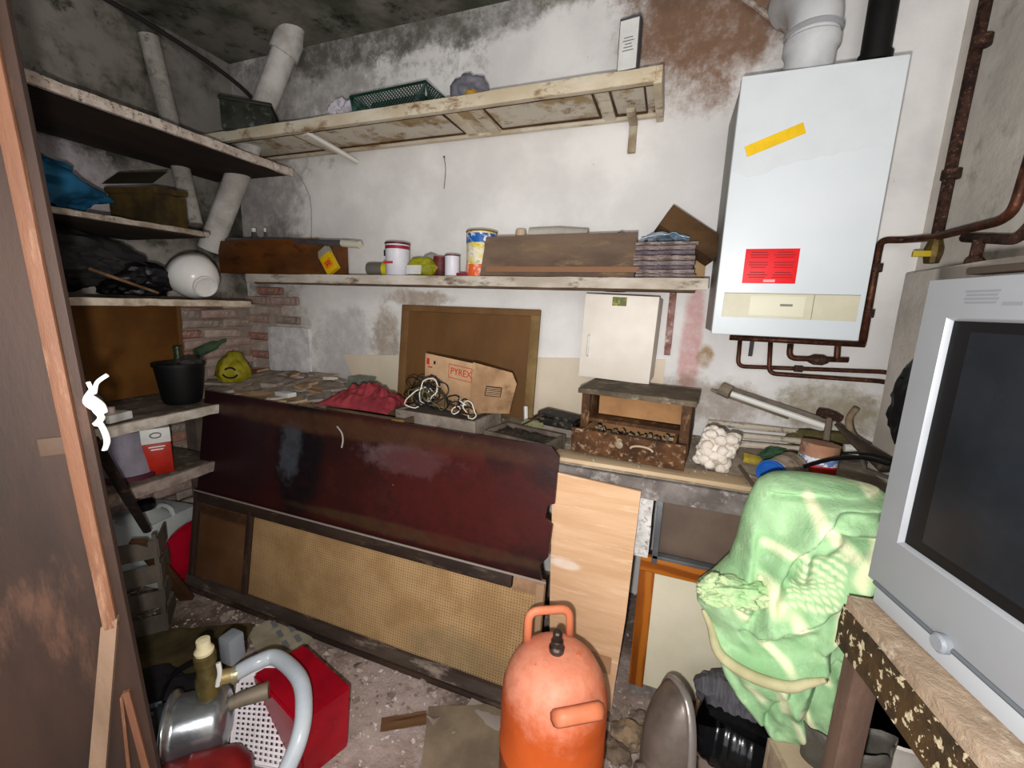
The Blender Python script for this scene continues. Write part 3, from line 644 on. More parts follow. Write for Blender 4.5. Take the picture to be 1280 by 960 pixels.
# ================================================================== HANGING WHITE CABINET
t=thing('wall_cabinet','small white metal cabinet hung crookedly under the middle shelf','cabinet',(-.215,2.03,1.18),(0,R(1.5),R(-4)))
cm=M('cabinet_white','e6ddd2','d8cec2',scale=3,rough=.5,bump=.06,speck='7a6048',speck_scale=26,speck_th=.76)
b=BM(); box(b,(.315,.19,.37),(0,.02,.19),bev=.004); part(t,'body',b,cm)
b=BM(); box(b,(.32,.018,.38),(-.0,-.087,.19),bev=.004); dd=part(t,'door',b,cm)
b=BM(); tube(b,round_path([(-.125,-.096,.10),(-.125,-.108,.105),(-.125,-.108,.19),(-.125,-.096,.195)],.006),.005,8); part(dd,'handle',b,WHT)
b=BM(); box(b,(.062,.001,.038),(-.005,-.0975,.352)); part(dd,'maker_label',b,M('label_green','9a9040','5c6430',scale=40,rough=.5,bump=0,lo=.45,hi=.55),'olive green and gold label')
b=BM(); blob(b,(0,0,.014),(.075,.03,.014),seed=5,amp=.15,sub=3,floor=-.013); one('black_brush','small flat black brush lying on top of the white wall cabinet','brush',b,BLK,loc=(-.25,1.99,1.573),rot=(0,0,R(3)))
# ================================================================== BOILER
t=thing('boiler','white wall-mounted gas boiler with red notice and yellow tape','boiler',(.375,1.94,1.42))
bw=M('boiler_white','d2d7db','cad0d4',scale=1.5,rough=.35,bump=.02)
bs=M('boiler_side','9c9c98','86867f',scale=3,rough=.5,bump=.05)
W_,Hb=.455,.865
b=BM(); box(b,(W_-.01,.36,Hb-.01),(0,.02,Hb/2),bev=.004); part(t,'casing',b,bs)
b=BM(); box(b,(W_,.03,Hb),(0,-.175,Hb/2),bev=.006); fr=part(t,'front_cover',b,bw)
b=BM(); box(b,(W_*.90,.004,.085),(.005,-.1915,.108),bev=.001); cp=part(t,'control_flap',b,M('flap_beige','cfcab4','c4bfa8',rough=.5,bump=.03))
b=BM(); box(b,(.17,.003,.07),(-.03,-.1945,.108),bev=.001); part(cp,'flap_insert',b,M('flap_ins','d6d2bd',rough=.5,bump=0))
b=BM(); box(b,(.002,.002,.085),(.08,-.1942,.108)); box(b,(W_*.90,.002,.002),(.005,-.1938,.151)); part(cp,'flap_gap',b,M('gap_grey','8a8676',rough=.8,bump=0))
b=BM(); box(b,(.038,.001,.008),(.0,-.1965,.112)); part(cp,'badge',b,M('badge','7a786a',rough=.5,bump=0))
rn=M('notice_red','e0101c','d40c18',rough=.5,bump=0)
b=BM(); box(b,(.165,.0012,.118),(-.065,-.191,.245),bev=.0003); nt_=part(t,'red_notice',b,rn,'red printed notice')
b=BM(); rr=random.Random(3)
for col in (0,1):
    for i in range(11):
        if i in (3,7): continue
        w2=rr.uniform(.045,.066); box(b,(w2,.0006,.0022),(-.065-.038+col*.078,-.1922,.292-i*.0085))
part(nt_,'printed_lines',b,M('ink_maroon','6a0810',rough=.6,bump=0))
b=BM(); box(b,(.036,.0006,.009),(-.063,-.1922,.195)); part(nt_,'logo',b,M('logo_pale','e0a0a4',rough=.6,bump=0))
# torn protective film on upper part
b=BM(); n=24; top=Hb-.012; pts=[]
edge=[(-W_/2+.004,.565)]+[(-W_/2+.004+(W_-.008)*i/n, 0*0+.565-.022*math.exp(-((i-4)/3.)**2)+.055*max(0,(i-4)/20)+.003*math.sin(i*1.9)) for i in range(1,n+1)]
prism(b,[(x,-.1905,z) for x,z in edge]+[(W_/2-.004,-.1905,top),(-W_/2+.004,-.1905,top)],(0,-.0006,0)); part(t,'protective_film',b,M('film','cdd1d5','c8ccd0',rough=.5,bump=.03),'torn grey film on upper half')
yt=M('tape_yellow','e6bc08','d8ae06',scale=20,rough=.5,bump=.05)
b=BM(); box(b,(.175,.0012,.036),(0,0,0)); part(t,'tape',b,yt,'strip of yellow tape',loc=(-.105,-.1925,.655),rot=(0,R(-20),0))
# flue
t=thing('flue_pipe','white flue pipe rising from the boiler top with an elbow','flue',(.378,1.96,2.285))
fm=M('flue_white','c9c9cb','b4b4b6',rough=.4,bump=.05)
b=BM(); lathe(b,[(.078,0),(.078,.13),(.088,.145),(.088,.175),(.08,.185)],32); part(t,'lower_pipe',b,fm)
b=BM(); tube(b,smooth_path([(0,0,.18),(0,0,.25),(-.015,.03,.32),(-.04,.09,.37),(-.06,.16,.39)],5),.082,28); part(t,'elbow',b,fm,smooth=True)
b=BM(); lathe(b,[(.084,.19),(.09,.195),(.09,.205),(.084,.21)],32,cap0=False,cap1=False); part(t,'seal_ring',b,M('ring_grey','9c9ca0',rough=.4))
b=BM(); tube(b,[(.60,2.05,2.27),(.60,2.06,ZC-.02)],.045,16); tube(b,[(.60,2.05,2.40),(.60,2.05,2.43)],.052,16); one('black_pipe','black insulated pipe behind the boiler top right corner','pipe',b,M('pipe_black','121010','080808',rough=.6,bump=.3))
b=BM(); tube(b,smooth_path([Ay(915,-12,2.11),Ay(950,12,2.11),Ay(985,42,2.11)],4),.010,8); one('old_conduit','thin whitewashed conduit running diagonally to the flue','conduit',b,M('conduit','b9aca2','7a665a',scale=20,rough=.8,bump=.5))

# ---------------- copper pipes
def pipe(label,pts,r,rad=.03,m=COPPER,name='copper_pipe',group=None,fitt=()):
    c=Vector(pts[0]); t=thing(name,label,'pipe',c)
    b=BM(); tube(b,round_path(pts,rad),r,10); rel(b,c); part(t,'tube',b,m,smooth=True)
    for (a,d_,rr) in fitt:
        b=BM(); a=Vector(a); d_=Vector(d_).normalized(); tube(b,[a-d_*.016,a-d_*.015,a+d_*.015,a+d_*.016],[rr*.85,rr,rr,rr*.85],12); rel(b,c); part(t,'clip',b,RUSTIRON)
    return t
Yp=2.10
pipe('horizontal copper pipe directly under the boiler',[Ay(912,422,Yp-.12),Ay(1081,431,Yp-.12)],.011)
pipe('upper of the two long copper pipes below the boiler',[Ay(925,425,Yp),Ay(922,458,Yp),Ay(1108,465,Yp),Ay(1135,473,Yp)],.009,fitt=[(Ay(998,461,Yp),(1,0,0),.014)])
pipe('lower of the two long copper pipes below the boiler',[Ay(963,427,Yp-.03),Ay(961,467,Yp-.03),Ay(1105,477,Yp-.03),Ay(1132,486,Yp-.03)],.009)
t=pipe('short copper pipe with a black valve under the boiler',[Ay(988,430,Yp-.06),Ay(986,448,Yp-.06),Ay(1060,450,Yp-.06)],.011)
b=BM(); a=Ay(1010,449,Yp-.06); tube(b,[a,a+Vector((.02,0,0)),a+Vector((.05,0,0)),a+Vector((.07,0,0))],[.012,.022,.022,.012],10); rel(b,t.location); part(t,'valve',b,RUSTIRON)
b=BM(); tube(b,[Ay(1047,433,Yp-.06),Ay(1046,448,Yp-.06)],.011,10); rel(b,t.location); part(t,'branch',b,COPPER)
b=BM(); box(b,(.012,.02,.075)); a=Ay(939,434,Yp-.1); one('drain_spigot','small black spigot hanging under the boiler at its left side','valve',b,BLK,loc=a)
a1=Ay(1078,428,2.0)
pipe('copper pipe rising along the right side of the boiler then across to the corner',[a1,Ay(1097,318,2.05),Ay(1101,300,2.07),Ay(1130,300,2.08),Ax(1166,297,.83),Ax(1252,276,.83),Ax(1268,262,.83),Ax(1290,190,.83)],.013,rad=.03,m=COPPER,fitt=[(Ay(1096,335,2.04),(0,0,1),.018),(Ay(1086,392,2.02),(0,0,1),.017)])
t=pipe('rusty gas pipe running down the right wall with a yellow tap',[Ax(1236,-15,.84),Ax(1198,165,.84),Ax(1168,312,.84)],.017,m=RUSTIRON,name='gas_pipe',fitt=[(Ax(1227,52,.84),(0,0,1),.026),(Ax(1189,218,.84),(0,0,1),.026)])
b=BM(); a=Ax(1166,318,.83); tube(b,[a+Vector((0,0,.05)),a+Vector((0,0,.02)),a,a-Vector((0,0,.03))],[.018,.026,.026,.02],10); rel(b,t.location); part(t,'valve_body',b,M('old_brass','6e5a30','4a3a20',rough=.5,metal=.6,scale=20))
b=BM(); box(b,(.05,.012,.02),a+Vector((-.04,-.02,.0)),bev=.003); rel(b,t.location); part(t,'tap_lever',b,M('yellow_lever','b8a020',rough=.5),'yellow tap lever')
pipe('short rusty stub pipe on the ledge above the television',[Ax(1295,275,.82),Ax(1272,300,.82),Ax(1206,297,.82)],.014,rad=.03,m=RUSTIRON,name='gas_pipe')
b=BM(); a=Ax(1224,300,.81); tube(b,[a,a-Vector((0,0,.045)),a-Vector((0,0,.055)),a-Vector((0,0,.075))],[.014,.014,.022,.022],10); one('pipe_stub','rusty vertical pipe stub standing on the ledge above the television','pipe',b,RUSTIRON)

# ================================================================== WORKTOP
ZW=.92
wt=M('dusty_worktop','b3a594','8e8070',scale=6,rough=.95,bump=.7,c3='ccc0b0',speck='5a4030',speck_scale=40)
wf=M('worktop_front','827a76','5c5450',scale=7,rough=.9,bump=.6,c3='a8a09c')
t=thing('worktop','dusty masonry worktop running the whole length of the back wall','worktop',(-.95,1.82,.84))
b=BM(); rough_box(b,(3.56,.64,.075),(0,.005,.0375),amp=.003,freq=7,cuts=14); part(t,'slab',b,wt)
b=BM(); rough_box(b,(3.56,.022,.075),(0,-.325,.036),amp=.002,freq=9,cuts=14); part(t,'front_face',b,wf)
b=BM(); rough_box(b,(.82,.10,.016),(.87,-.25,.083),amp=.001,freq=9); part(t,'front_plank',b,M('pale_plank','ccb394','b09878',scale=5,rough=.85,bump=.3,stretch=(.2,1,1)),'paler bare plank along the edge')
ZW=.917
ZP=.932
# masonry support below
b=BM(); rough_box(b,(.10,.5,.83),(-2.62,1.86,.415),amp=.004,cuts=5); rough_box(b,(.08,.5,.83),(-1.2,1.86,.415),amp=.004,cuts=5); rough_box(b,(.07,.5,.83),(.76,1.86,.415),amp=.004,cuts=5)
struct('trim_2',b,M('pier','7a6a60','5c4e46',scale=6,rough=.95,bump=.6))
# base cabinet with opening and framed door
t=thing('base_cabinet','built-in cupboard front with orange wood frame under the worktop','cabinet',(.25,1.52,0))
og=M('orange_wood','8c4a14','6a340a',scale=5,rough=.4,bump=.1,stretch=(.3,1,1),wave=(6,6,'a8621e','Z'))
ogv=M('orange_wood_v','8c4a14','6a340a',scale=5,rough=.4,bump=.1,stretch=(1,1,.3),wave=(6,6,'a8621e','X'))
# local x from world .25
b=BM(); box(b,(.66,.022,.06),(.06,-.002,.575),bev=.002); part(t,'top_rail',b,og)
b=BM(); box(b,(.055,.022,.50),(-.243,-.002,.30),bev=.002); part(t,'stile',b,ogv)
b=BM(); box(b,(.055,.022,.50),(.363,-.002,.30),bev=.002); part(t,'stile',b,ogv)
b=BM(); box(b,(.56,.012,.50),(.06,.006,.30)); part(t,'cream_panel',b,M('cream_panel','d8d0b8','ccc4ac',scale=3,rough=.6,bump=.05),'cream door panel')
b=BM(); box(b,(.66,.03,.05),(.06,.01,.03)); part(t,'plinth',b,wf)
b=BM(); box(b,(.52,.01,.30),(.05,.06,.72)); part(t,'brown_panel',b,M('brown_mid','6e5c50','5c4c42',scale=3,rough=.6,bump=.05),'flat brown back panel of the opening')
al=M('alu_frame','7d8084','64676a',rough=.4,metal=.5)
for (sx,sz,cx,cz) in ((.02,.27,-.222,.72),(.56,.012,.05,.611),(.56,.012,.05,.84)): b=BM(); box(b,(sx,.03,sz),(cx,.0,cz),bev=.001); part(t,'metal_frame',b,al)
b=BM(); rough_box(b,(.05,.03,.24),(-.27,.0,.72),amp=.002); part(t,'spotted_post',b,M('spotted_post','b9b4b2','e0dcd8',scale=20,rough=.7,bump=.4,c3='3a2a24'),'white post spotted with old glue')
# pale plywood board
t_=thing('plywood_board','pale plywood board leaning against the worktop front','board',(-.185,1.40,0),(R(-2.5),0,R(-1)))
b=BM(); prism(b,[(-.125,0,.004),(.115,0,.004),(.12,0,.13),(.135,0,.40),(.145,0,.885),(-.17,0,.90),(-.15,0,.4)],(0,.012,0)); part(t_,'sheet',b,M('pale_ply','d8b08c','c89e78',scale=3,rough=.7,bump=.1,stretch=(.5,1,5),c3='e2bf9e',blobs=[((-.10,0,.55),(.06,.1,.02),'e2d0c0',.9,.4)]))
for z_ in (.27,.30): b=BM(); box(b,(.2,.012,.06),(.0,-.008,.2 if z_<.3 else .02)); part(t_,'batten',b,M('ply_batten','a5805e',rough=.8)) if z_<.3 else b.free()

# ================================================================== BIG LEANING PANEL
XA,XB=-2.22,-.335
Lp=XB-XA; lean=math.atan2(.17,.97)
t=thing('wardrobe_panel','large dark red cabinet side with a cane lower half, leaning on the worktop','panel',(XA,1.275,.0),(-lean+0,0,0))
# local: x along, z up the board, y thickness (front is -y); left end is a little higher
def hz(x,f): return None
Hp=lambda x: 1.03-.025*(x/Lp)
rm=M('oxblood_veneer','34120f','24100f',scale=3,rough=.38,bump=.15,speck='b8a89c',speck_scale=34,speck_th=.74,stretch=(.6,1,1),c3='3c1a16',blobs=[
  ((.15,0,.85),(.42,.2,.4),'24131a',.8,.6),
  ((.66,0,.78),(.15,.2,.34),'0b0b10',.97,.5),
  ((.60,0,.80),(.07,.2,.13),'7c8490',.22,1.8),  # bluish sheen painted into the veneer colour
  ((1.22,0,.86),(.2,.2,.07),'8a7074',.35,1.9),
  ((.95,0,.955),(.9,.2,.05),'4a3020',.8,.7),
  ((1.30,0,.56),(.7,.2,.03),'43301f',.8,.6),((1.5,0,.74),(.5,.2,.2),'4a1612',.7,1.2)])
zr=.50
b=BM()
pr_=[(.0,0,zr),(Lp-.01,0,zr-.02),(Lp-.025,0,.52),(Lp-.035,0,.56),(Lp-.005,0,.60),(Lp,0,.72),(Lp-.03,0,.745),(Lp-.025,0,.79),(Lp,0,.80),(Lp,0,Hp(Lp)-.03),(Lp-.03,0,Hp(Lp)),(0,0,Hp(0))]
prism(b,pr_,(0,.014,0)); part(t,'veneer_sheet',b,rm)
fm_=M('frame_darkwood','3a2a22','281c16',scale=6,rough=.6,bump=.3,stretch=(.3,1,1),c3='54443a')
fmv=M('frame_darkwood_v','3c2b22','281c16',scale=6,rough=.6,bump=.3,stretch=(1,1,.3),c3='54443a')
b=BM(); rough_box(b,(Lp*.93,.03,.055),(Lp*.465,.0,zr-.015),amp=.001,freq=9,cuts=8); part(t,'middle_rail',b,fm_)
b=BM(); box(b,(.12,.028,.055),(Lp*.93+.065,.0,zr-.018),bev=.003); part(t,'rail_end',b,M('bare_rail','b08c6e','8a6a50',scale=8,rough=.8,bump=.3),'pale bare end of the rail')
b=BM(); box(b,(Lp,.006,.006),(Lp/2,-.017,zr+.014),jit=.001); part(t,'glue_line',b,M('glue','8c8078',scale=30,rough=.8))
b=BM(); box(b,(.025,.03,zr),(.012,0,zr/2),bev=.002); part(t,'left_stile',b,fmv)
b=BM(); box(b,(.028,.03,zr-.04),(.395,0,zr/2),bev=.002); part(t,'inner_stile',b,fmv)
b=BM(); box(b,(.03,.03,zr),(Lp-.02,0,zr/2),bev=.002); part(t,'right_stile',b,M('bare_stile','9c7c60',rough=.8,scale=8,bump=.3))
b=BM(); box(b,(.345,.008,zr-.07),(.205,.006,zr/2),bev=.001); part(t,'brown_infill',b,M('infill_brown','6c4a30','56381f',scale=3,rough=.6,bump=.1,blobs=[((.2,0,.42),(.3,.2,.03),'2c1c12',.8,.8)]))
b=BM(); rough_box(b,(Lp+.02,.035,.05),(Lp/2,-.002,.045),amp=.002,freq=9,cuts=10); part(t,'bottom_rail',b,M('rail_grey','54463e','382c26',scale=7,rough=.8,bump=.5,stretch=(.3,1,1),c3='8a7a6e'))
b=BM(); rough_box(b,(Lp+.03,.04,.02),(Lp/2,-.012,.012),amp=.002,freq=9,cuts=10); part(t,'bottom_moulding',b,fm_)
# woven cane
cane=M('cane','b08e64','9a7850',scale=5,rough=.75,bump=0,blobs=[((1.55,0,.12),(.25,.1,.1),'7c6a4c',.7,1.)])
b=BM(); xa,xb,za,zb=.41,Lp-.035,.065,zr-.04; p_=.0115
def strip(bm,x0,z0,x1,z1,y): 
    f=[bm.verts.new(q) for q in ((x0,y,z0),(x1,y,z0),(x1,y,z1),(x0,y,z1))]; bm.faces.new(f)
i=0; x=xa
while x<xb: strip(b,x,za,x+p_*.68,zb,.004+(i%2)*.0006); x+=p_; i+=1
i=0; z=za
while z<zb: strip(b,xa,z,xb,z+p_*.62,.0032+(i%2)*.0006); z+=p_; i+=1
part(t,'cane_weave',b,cane,'woven cane infill',smooth=False,kind='stuff')
b=BM(); box(b,(xb-xa,.004,zb-za),((xa+xb)/2,.014,(za+zb)/2)); part(t,'cane_backing',b,M('cane_back','6c5438',scale=4,rough=.9))
b=BM(); tube(b,smooth_path([(.87,-.004,.955),(.90,-.006,.93),(.91,-.006,.90),(.905,-.004,.865)]),.004,5); part(t,'scrape_mark',b,M('scrape','9c948c',rough=.8),'pale curved scrape')

# ================================================================== THINGS ON THE WORKTOP
# cream backing board along wall
t=thing('backing_board','cream laminate board standing along the back wall behind the worktop','board',(-.95,2.135,ZW))
b=BM(); a=Ay(428,443,2.13); c=Ay(832,450,2.13); e=Ay(450,497,2.13)
prism(b,[(a.x+.95+.12,0,0),(c.x+.95,0,0),(c.x+.95,0,c.z-ZW-.0),(a.x+.95,0,a.z-ZW)],(0,.008,0)); part(t,'sheet',b,M('cream_laminate','e0d2be','d6c6b0',scale=2,rough=.5,bump=.05,speck='7a6a5a',speck_scale=30,speck_th=.78))
# brown fibreboard
t=thing('fibreboard_panel','brown framed fibreboard panel leaning on the back wall','panel',(-1.03,2.02,ZW+.001),(R(-7),0,R(1)))
fb=M('fibreboard','6f4d2a','5f4020',scale=3,rough=.75,bump=.15,stretch=(1,1,.5),speck='b09878',speck_scale=30,speck_th=.77)
b=BM(); box(b,(.80,.012,.56),(0,0,.283),bev=.002); part(t,'sheet',b,fb)
fb2=M('fibre_edge','7a5a38','684826',scale=4,rough=.75,bump=.2)
b=BM(); box(b,(.82,.02,.035),(0,-.004,.55),bev=.006); part(t,'top_edge',b,fb2)
b=BM(); box(b,(.05,.018,.55),(.385,-.004,.275),bev=.006); part(t,'right_edge',b,M('fibre_side','8a7048','745a34',rough=.75))
b=BM(); box(b,(.05,.018,.55),(-.385,-.004,.275),bev=.006); part(t,'left_edge',b,fb2)
# heap of offcuts on the left end
om=[M('offcut_%d'%i,a,c,scale=12,rough=.95,bump=.5) for i,(a,c) in enumerate([('ccb498','a48c74'),('a0928a','80746a'),('b4a8a0','90847c'),('ae9070','8a6e54'),('dcd0c4','b8aca0')])]
rg=random.Random(12)
b=BM()
def heapz(x,y): return .03+.09*math.exp(-((x+2.25)/.45)**2-((y-1.95)/.25)**2)+.04*math.exp(-((x+1.75)/.3)**2-((y-1.85)/.2)**2)
grid(b,lambda u,v:(-2.72+u*1.25,1.52+v*.6,ZW-.004+(heapz(-2.72+u*1.25,1.52+v*.6)+.014*noise.noise((u*22,v*11,1))+.01*noise.noise((u*50,v*25,1)))*min(1,8*min(u,1-u,v*2,(1-v)*2)+.02)),60,30)
one('rubble_heap','heap of plaster dust and crumbs on the left end of the worktop','rubble',b,M('rubble_dust','b0a092','8a7c70',scale=14,rough=.98,bump=1,c3='b8aaa0'),kind='stuff')
for i in range(26):
    x=rg.uniform(-2.55,-1.6); y=rg.uniform(1.56,2.05); z_=ZW+heapz(x,y)+.012
    b=BM(); box(b,(rg.uniform(.08,.2),rg.uniform(.04,.1),rg.uniform(.008,.02)),jit=.006)
    ci=rg.randrange(5); cn=['tan','dark grey-brown','light grey','brown','whitish'][ci]
    one('board_offcut',cn+' offcut of board in the heap on the left end of the worktop','offcut',b,om[ci],loc=(x,y,z_),rot=(rg.uniform(-.2,.2),rg.uniform(-.2,.2),rg.uniform(-.9,.9)),group=cn+' offcuts heaped on the left end of the worktop')
b=BM(); box(b,(.10,.05,.022),bev=.002); p=Ay(352,496,1.56); one('white_matchbox','small white box on the rubble just behind the dark red panel','box',b,WHT,loc=(p.x,1.585,p.z+.01),rot=(0,0,R(-6)))
b=BM(); 
for i in range(9): 
    box(b,(.006,.10,.07),(i*.014,0,.035),rot=(0,R(18+3*(i%3)),0))
one('comb_filter','row of thin grey-green slats, like a filter, leaning by the cream board','filter',b,M('filter_slats','8f9284','70746a',rough=.8),loc=(-1.72,1.97,ZW+.075))
# red cloth in wooden tray
p=Ay(463,512,1.62)
t=thing('wooden_tray','shallow wooden tray behind the dark red panel, under the red cloth','tray',(-1.27,1.64,ZW),(0,0,R(-3)))
tm=M('tray_wood','6a5644','4a3a2c',scale=7,rough=.85,bump=.4,stretch=(.4,1,1))
for (sx,sy,cx,cy) in ((.46,.014,0,-.11),(.46,.014,0,.11),(.014,.206,-.223,0),(.014,.206,.223,0)): b=BM(); box(b,(sx,sy,.075),(cx,cy,.0375),bev=.002); part(t,'side_board',b,tm)
b=BM(); box(b,(.43,.2,.008),(0,0,.006)); part(t,'bottom',b,tm)
b=BM(); box(b,(.05,.028,.07),(.20,-.125,.04),bev=.002); part(t,'corner_block',b,M('yellow_block','b08a50','92703c',rough=.8),'pale yellow end block')
b=BM(); grid(b,lambda u,v:((u-.5)*.42*(1-.25*v),(v-.5)*.26,(.012+.075*math.sin(math.pi*min(1,max(0,u)))**.7*math.sin(math.pi*v)**.6)+.045*abs(noise.noise((u*6,v*4,5)))*math.sin(math.pi*v)+.02*noise.noise((u*16,v*10,2))*math.sin(math.pi*v)),70,34,.003)
one('red_cloth','crumpled dusty red cloth heaped on the wooden tray','cloth',b,M('red_cloth','a23c44','7a2830',scale=10,rough=.95,bump=.6),loc=(-1.36,1.66,ZW+.072),smooth=True)
# shallow grey drawer under the carton
t=thing('shallow_box','shallow grey open box standing in front of the fibreboard, under the printed carton','box',(-.93,1.70,ZW),(0,0,R(-4)))
gd=M('shallow_box','978b80','786c62',scale=8,rough=.8,bump=.3,c3='5c5048')
for (sx,sy,cx,cy) in ((.42,.014,0,-.12),(.42,.014,0,.12),(.014,.226,-.203,0),(.014,.226,.203,0)): b=BM(); box(b,(sx,sy,.095),(cx,cy,.0475),bev=.002); part(t,'side_board',b,gd)
b=BM(); box(b,(.40,.22,.01),(0,0,.082)); part(t,'inner_tray',b,M('tray_dark','5a4e46','3e342e',scale=8,rough=.9))
# printed carton, open front full of cable
t=thing('cardboard_box','open cardboard carton printed in red, full of cables','box',(-.90,1.79,ZW+.10),(0,R(3),R(-17)))
card=M('kraft_card','c4a07c','a88462',scale=5,rough=.85,bump=.15,blobs=[((.12,-.1,.03),(.2,.2,.05),'7c5e44',.6,1.2)])
cw,cd,ch=.30,.24,.24
b=BM(); prism(b,[(-cw/2,-cd/2,.07),(-cw/2+.04,-cd/2,.15),(-cw/2+.12,-cd/2,.13),(.02,-cd/2,.04),(cw/2-.02,-cd/2,.02),(cw/2,-cd/2,.05),(cw/2,-cd/2,ch),(-cw/2,-cd/2,ch)],(0,.004,0)); fc=part(t,'torn_front',b,card)
b=BM(); box(b,(cw,.004,.12),(0,cd/2,.06)); part(t,'back_wall',b,card)
for s in (-1,1): b=BM(); box(b,(.004,cd,.12),(s*cw/2,0,.06)); part(t,'side_wall',b,card)
b=BM(); box(b,(cw,cd,.004),(0,0,.002)); part(t,'bottom',b,card)
b=BM(); prism(b,[(cw/2+.003,-cd/2,ch+.004),(cw/2+.003,-cd/2,.02),(cw/2+.10,-cd/2+.15,.01),(cw/2+.115,-cd/2+.17,.15),(cw/2+.10,-cd/2+.15,.20)],(.002,.004,0)); fl=part(t,'side_flap',b,M('kraft_flap','ae8c6a','8a6a4c',scale=5,rough=.85,c3='7c5e44'))
b=BM(); box(b,(.075,.001,.045),(0,0,0)); o=part(fl,'printed_panel',b,INK,'black printed rectangle',loc=(cw/2+.06,-cd/2+.082,.115),rot=(0,R(6),R(57)))
b=BM(); [box(b,(.068,.0012,.004),(0,-.0006,.016-.008*i)) for i in range(5)]; 
o2=part(fl,'printed_lines',b,card,loc=(cw/2+.061,-cd/2+.080,.115),rot=(0,R(6),R(57)))
text(fc,'PYREX',.042,(.085,-cd/2-.001,ch-.055),(R(90),0,0),REDINK,sx=1.05)
b=BM(); 
for (sx,sz,cx,cz) in ((.14,.0025,.085,.03),(.14,.0025,.085,-.03),(.0025,.06,.015,0),(.0025,.06,.155,0)): box(b,(sx,.001,sz),(cx-.005 if sx>.1 else cx-.005,-cd/2-.0008,ch-.055+cz))
part(fc,'red_border',b,REDINK); 
b=BM(); box(b,(.018,.001,.03),(-.13,-cd/2-.0008,ch-.035)); box(b,(.03,.001,.006),(-.115,-cd/2-.0008,ch-.06)); part(fc,'red_symbol',b,REDINK)
b=BM(); box(b,(.012,.001,.016),(-.085,-cd/2-.0008,ch-.035)); part(fc,'black_symbol',b,INK)
# cables
def cable_bundle(loc,ns,R0,cols,seed,label,sq=(1,.6,.8)):
    rg=random.Random(seed); c=Vector(loc); t=thing('cable_bundle',label,'cable',c)
    for ci,cm_ in enumerate(cols):
        b=BM()
        for i in range(ns[ci]):
            e=Euler((rg.uniform(-1.0,1.3),rg.uniform(-1.6,1.6),rg.uniform(-.9,.9))); rr=R0*rg.uniform(.35,1.1); off=Vector((rg.uniform(-.04,.05),rg.uniform(-.02,.02),rg.uniform(-.02,.025)))
            pts=[]
            for k in range(15):
                a_=2*math.pi*k/14*rg.choice([1]); q=Vector((math.cos(a_)*rr*sq[0],rg.uniform(-.012,.012),math.sin(a_)*rr*.6)); q.rotate(e); pts.append(Vector((q.x,q.y*sq[1],q.z*sq[2]))+off)
            tube(b,smooth_path(pts,2),.0032,5)
        part(t,'cable',b,cm_,smooth=True)
    return t
cable_bundle((-1.0,1.60,ZW+.18),(12,4,7),.09,[M('cable_black','161412',rough=.5),M('cable_white','cfc8bc',rough=.5),M('cable_olive','5c5434',rough=.6)],5,'tangle of black, white and olive cables spilling from the printed carton')
cable_bundle((-.82,1.61,ZW+.14),(5,3),.05,[M('cable_black','161412'),M('cable_white','cfc8bc')],9,'small tangle of cables at the right of the printed carton')
# dark metal drawers between carton and chest
dmx=M('dark_clutter','3c342c','221c18',scale=12,rough=.8,bump=.6,c3='6e6458')
t=thing('open_tin_box','low dusty metal box of scraps between carton and small drawer chest','box',(-.53,1.62,ZW),(0,0,R(-14)))
db=M('dusty_metal','6e6258','4e443c',scale=9,rough=.9,bump=.5)
for (sx,sy,cx,cy) in ((.30,.012,0,-.08),(.30,.012,0,.08),(.012,.148,-.144,0),(.012,.148,.144,0)): b=BM(); box(b,(sx,sy,.06),(cx,cy,.03),bev=.002); part(t,'side',b,db)
b=BM(); rough_box(b,(.27,.14,.03),(0,0,.03),amp=.012,freq=40,cuts=8); part(t,'scraps',b,dmx,kind='stuff')
b=BM(); box(b,(.20,.12,.035),(0,0,.0175),bev=.003); box(b,(.19,.10,.012),(0.01,0,.045),rot=(0,R(4),0)); one('black_case','flat black case lying behind the low metal box, left of the drawer chest','case',b,M('black_case','24201e','161312',scale=9,rough=.6,bump=.3,c3='6a6056'),loc=(-.45,1.88,ZW+.04),rot=(0,0,R(-12)))
b=BM(); box(b,(.18,.10,.04),(0,0,.02),jit=.003); one('wood_offcut','grey offcut supporting the black case','offcut',b,om[1],loc=(-.45,1.88,ZW),rot=(0,0,R(-10)))
b=BM(); tube(b,[(-.66,1.66,ZW+.012),(-.50,1.80,ZW+.10)],.004,6); one('metal_rod','thin metal rod leaning towards the black case','rod',b,RUSTIRON)
b=BM(); tube(b,[(-.62,1.9,ZW+.10),(-.60,1.86,ZW+.015)],.010,7); one('white_dowel','short white dowel leaning by the fibreboard panel foot','dowel',b,WHT)
b=BM(); blob(b,(0,0,.03),(.05,.03,.035),seed=9,amp=.35,sub=3,floor=-.028); one('green_rag','small grey-green rag beside the fibreboard panel foot','rag',b,M('sage_rag','7a7a5a',rough=.9),loc=(-.56,1.82,ZW))

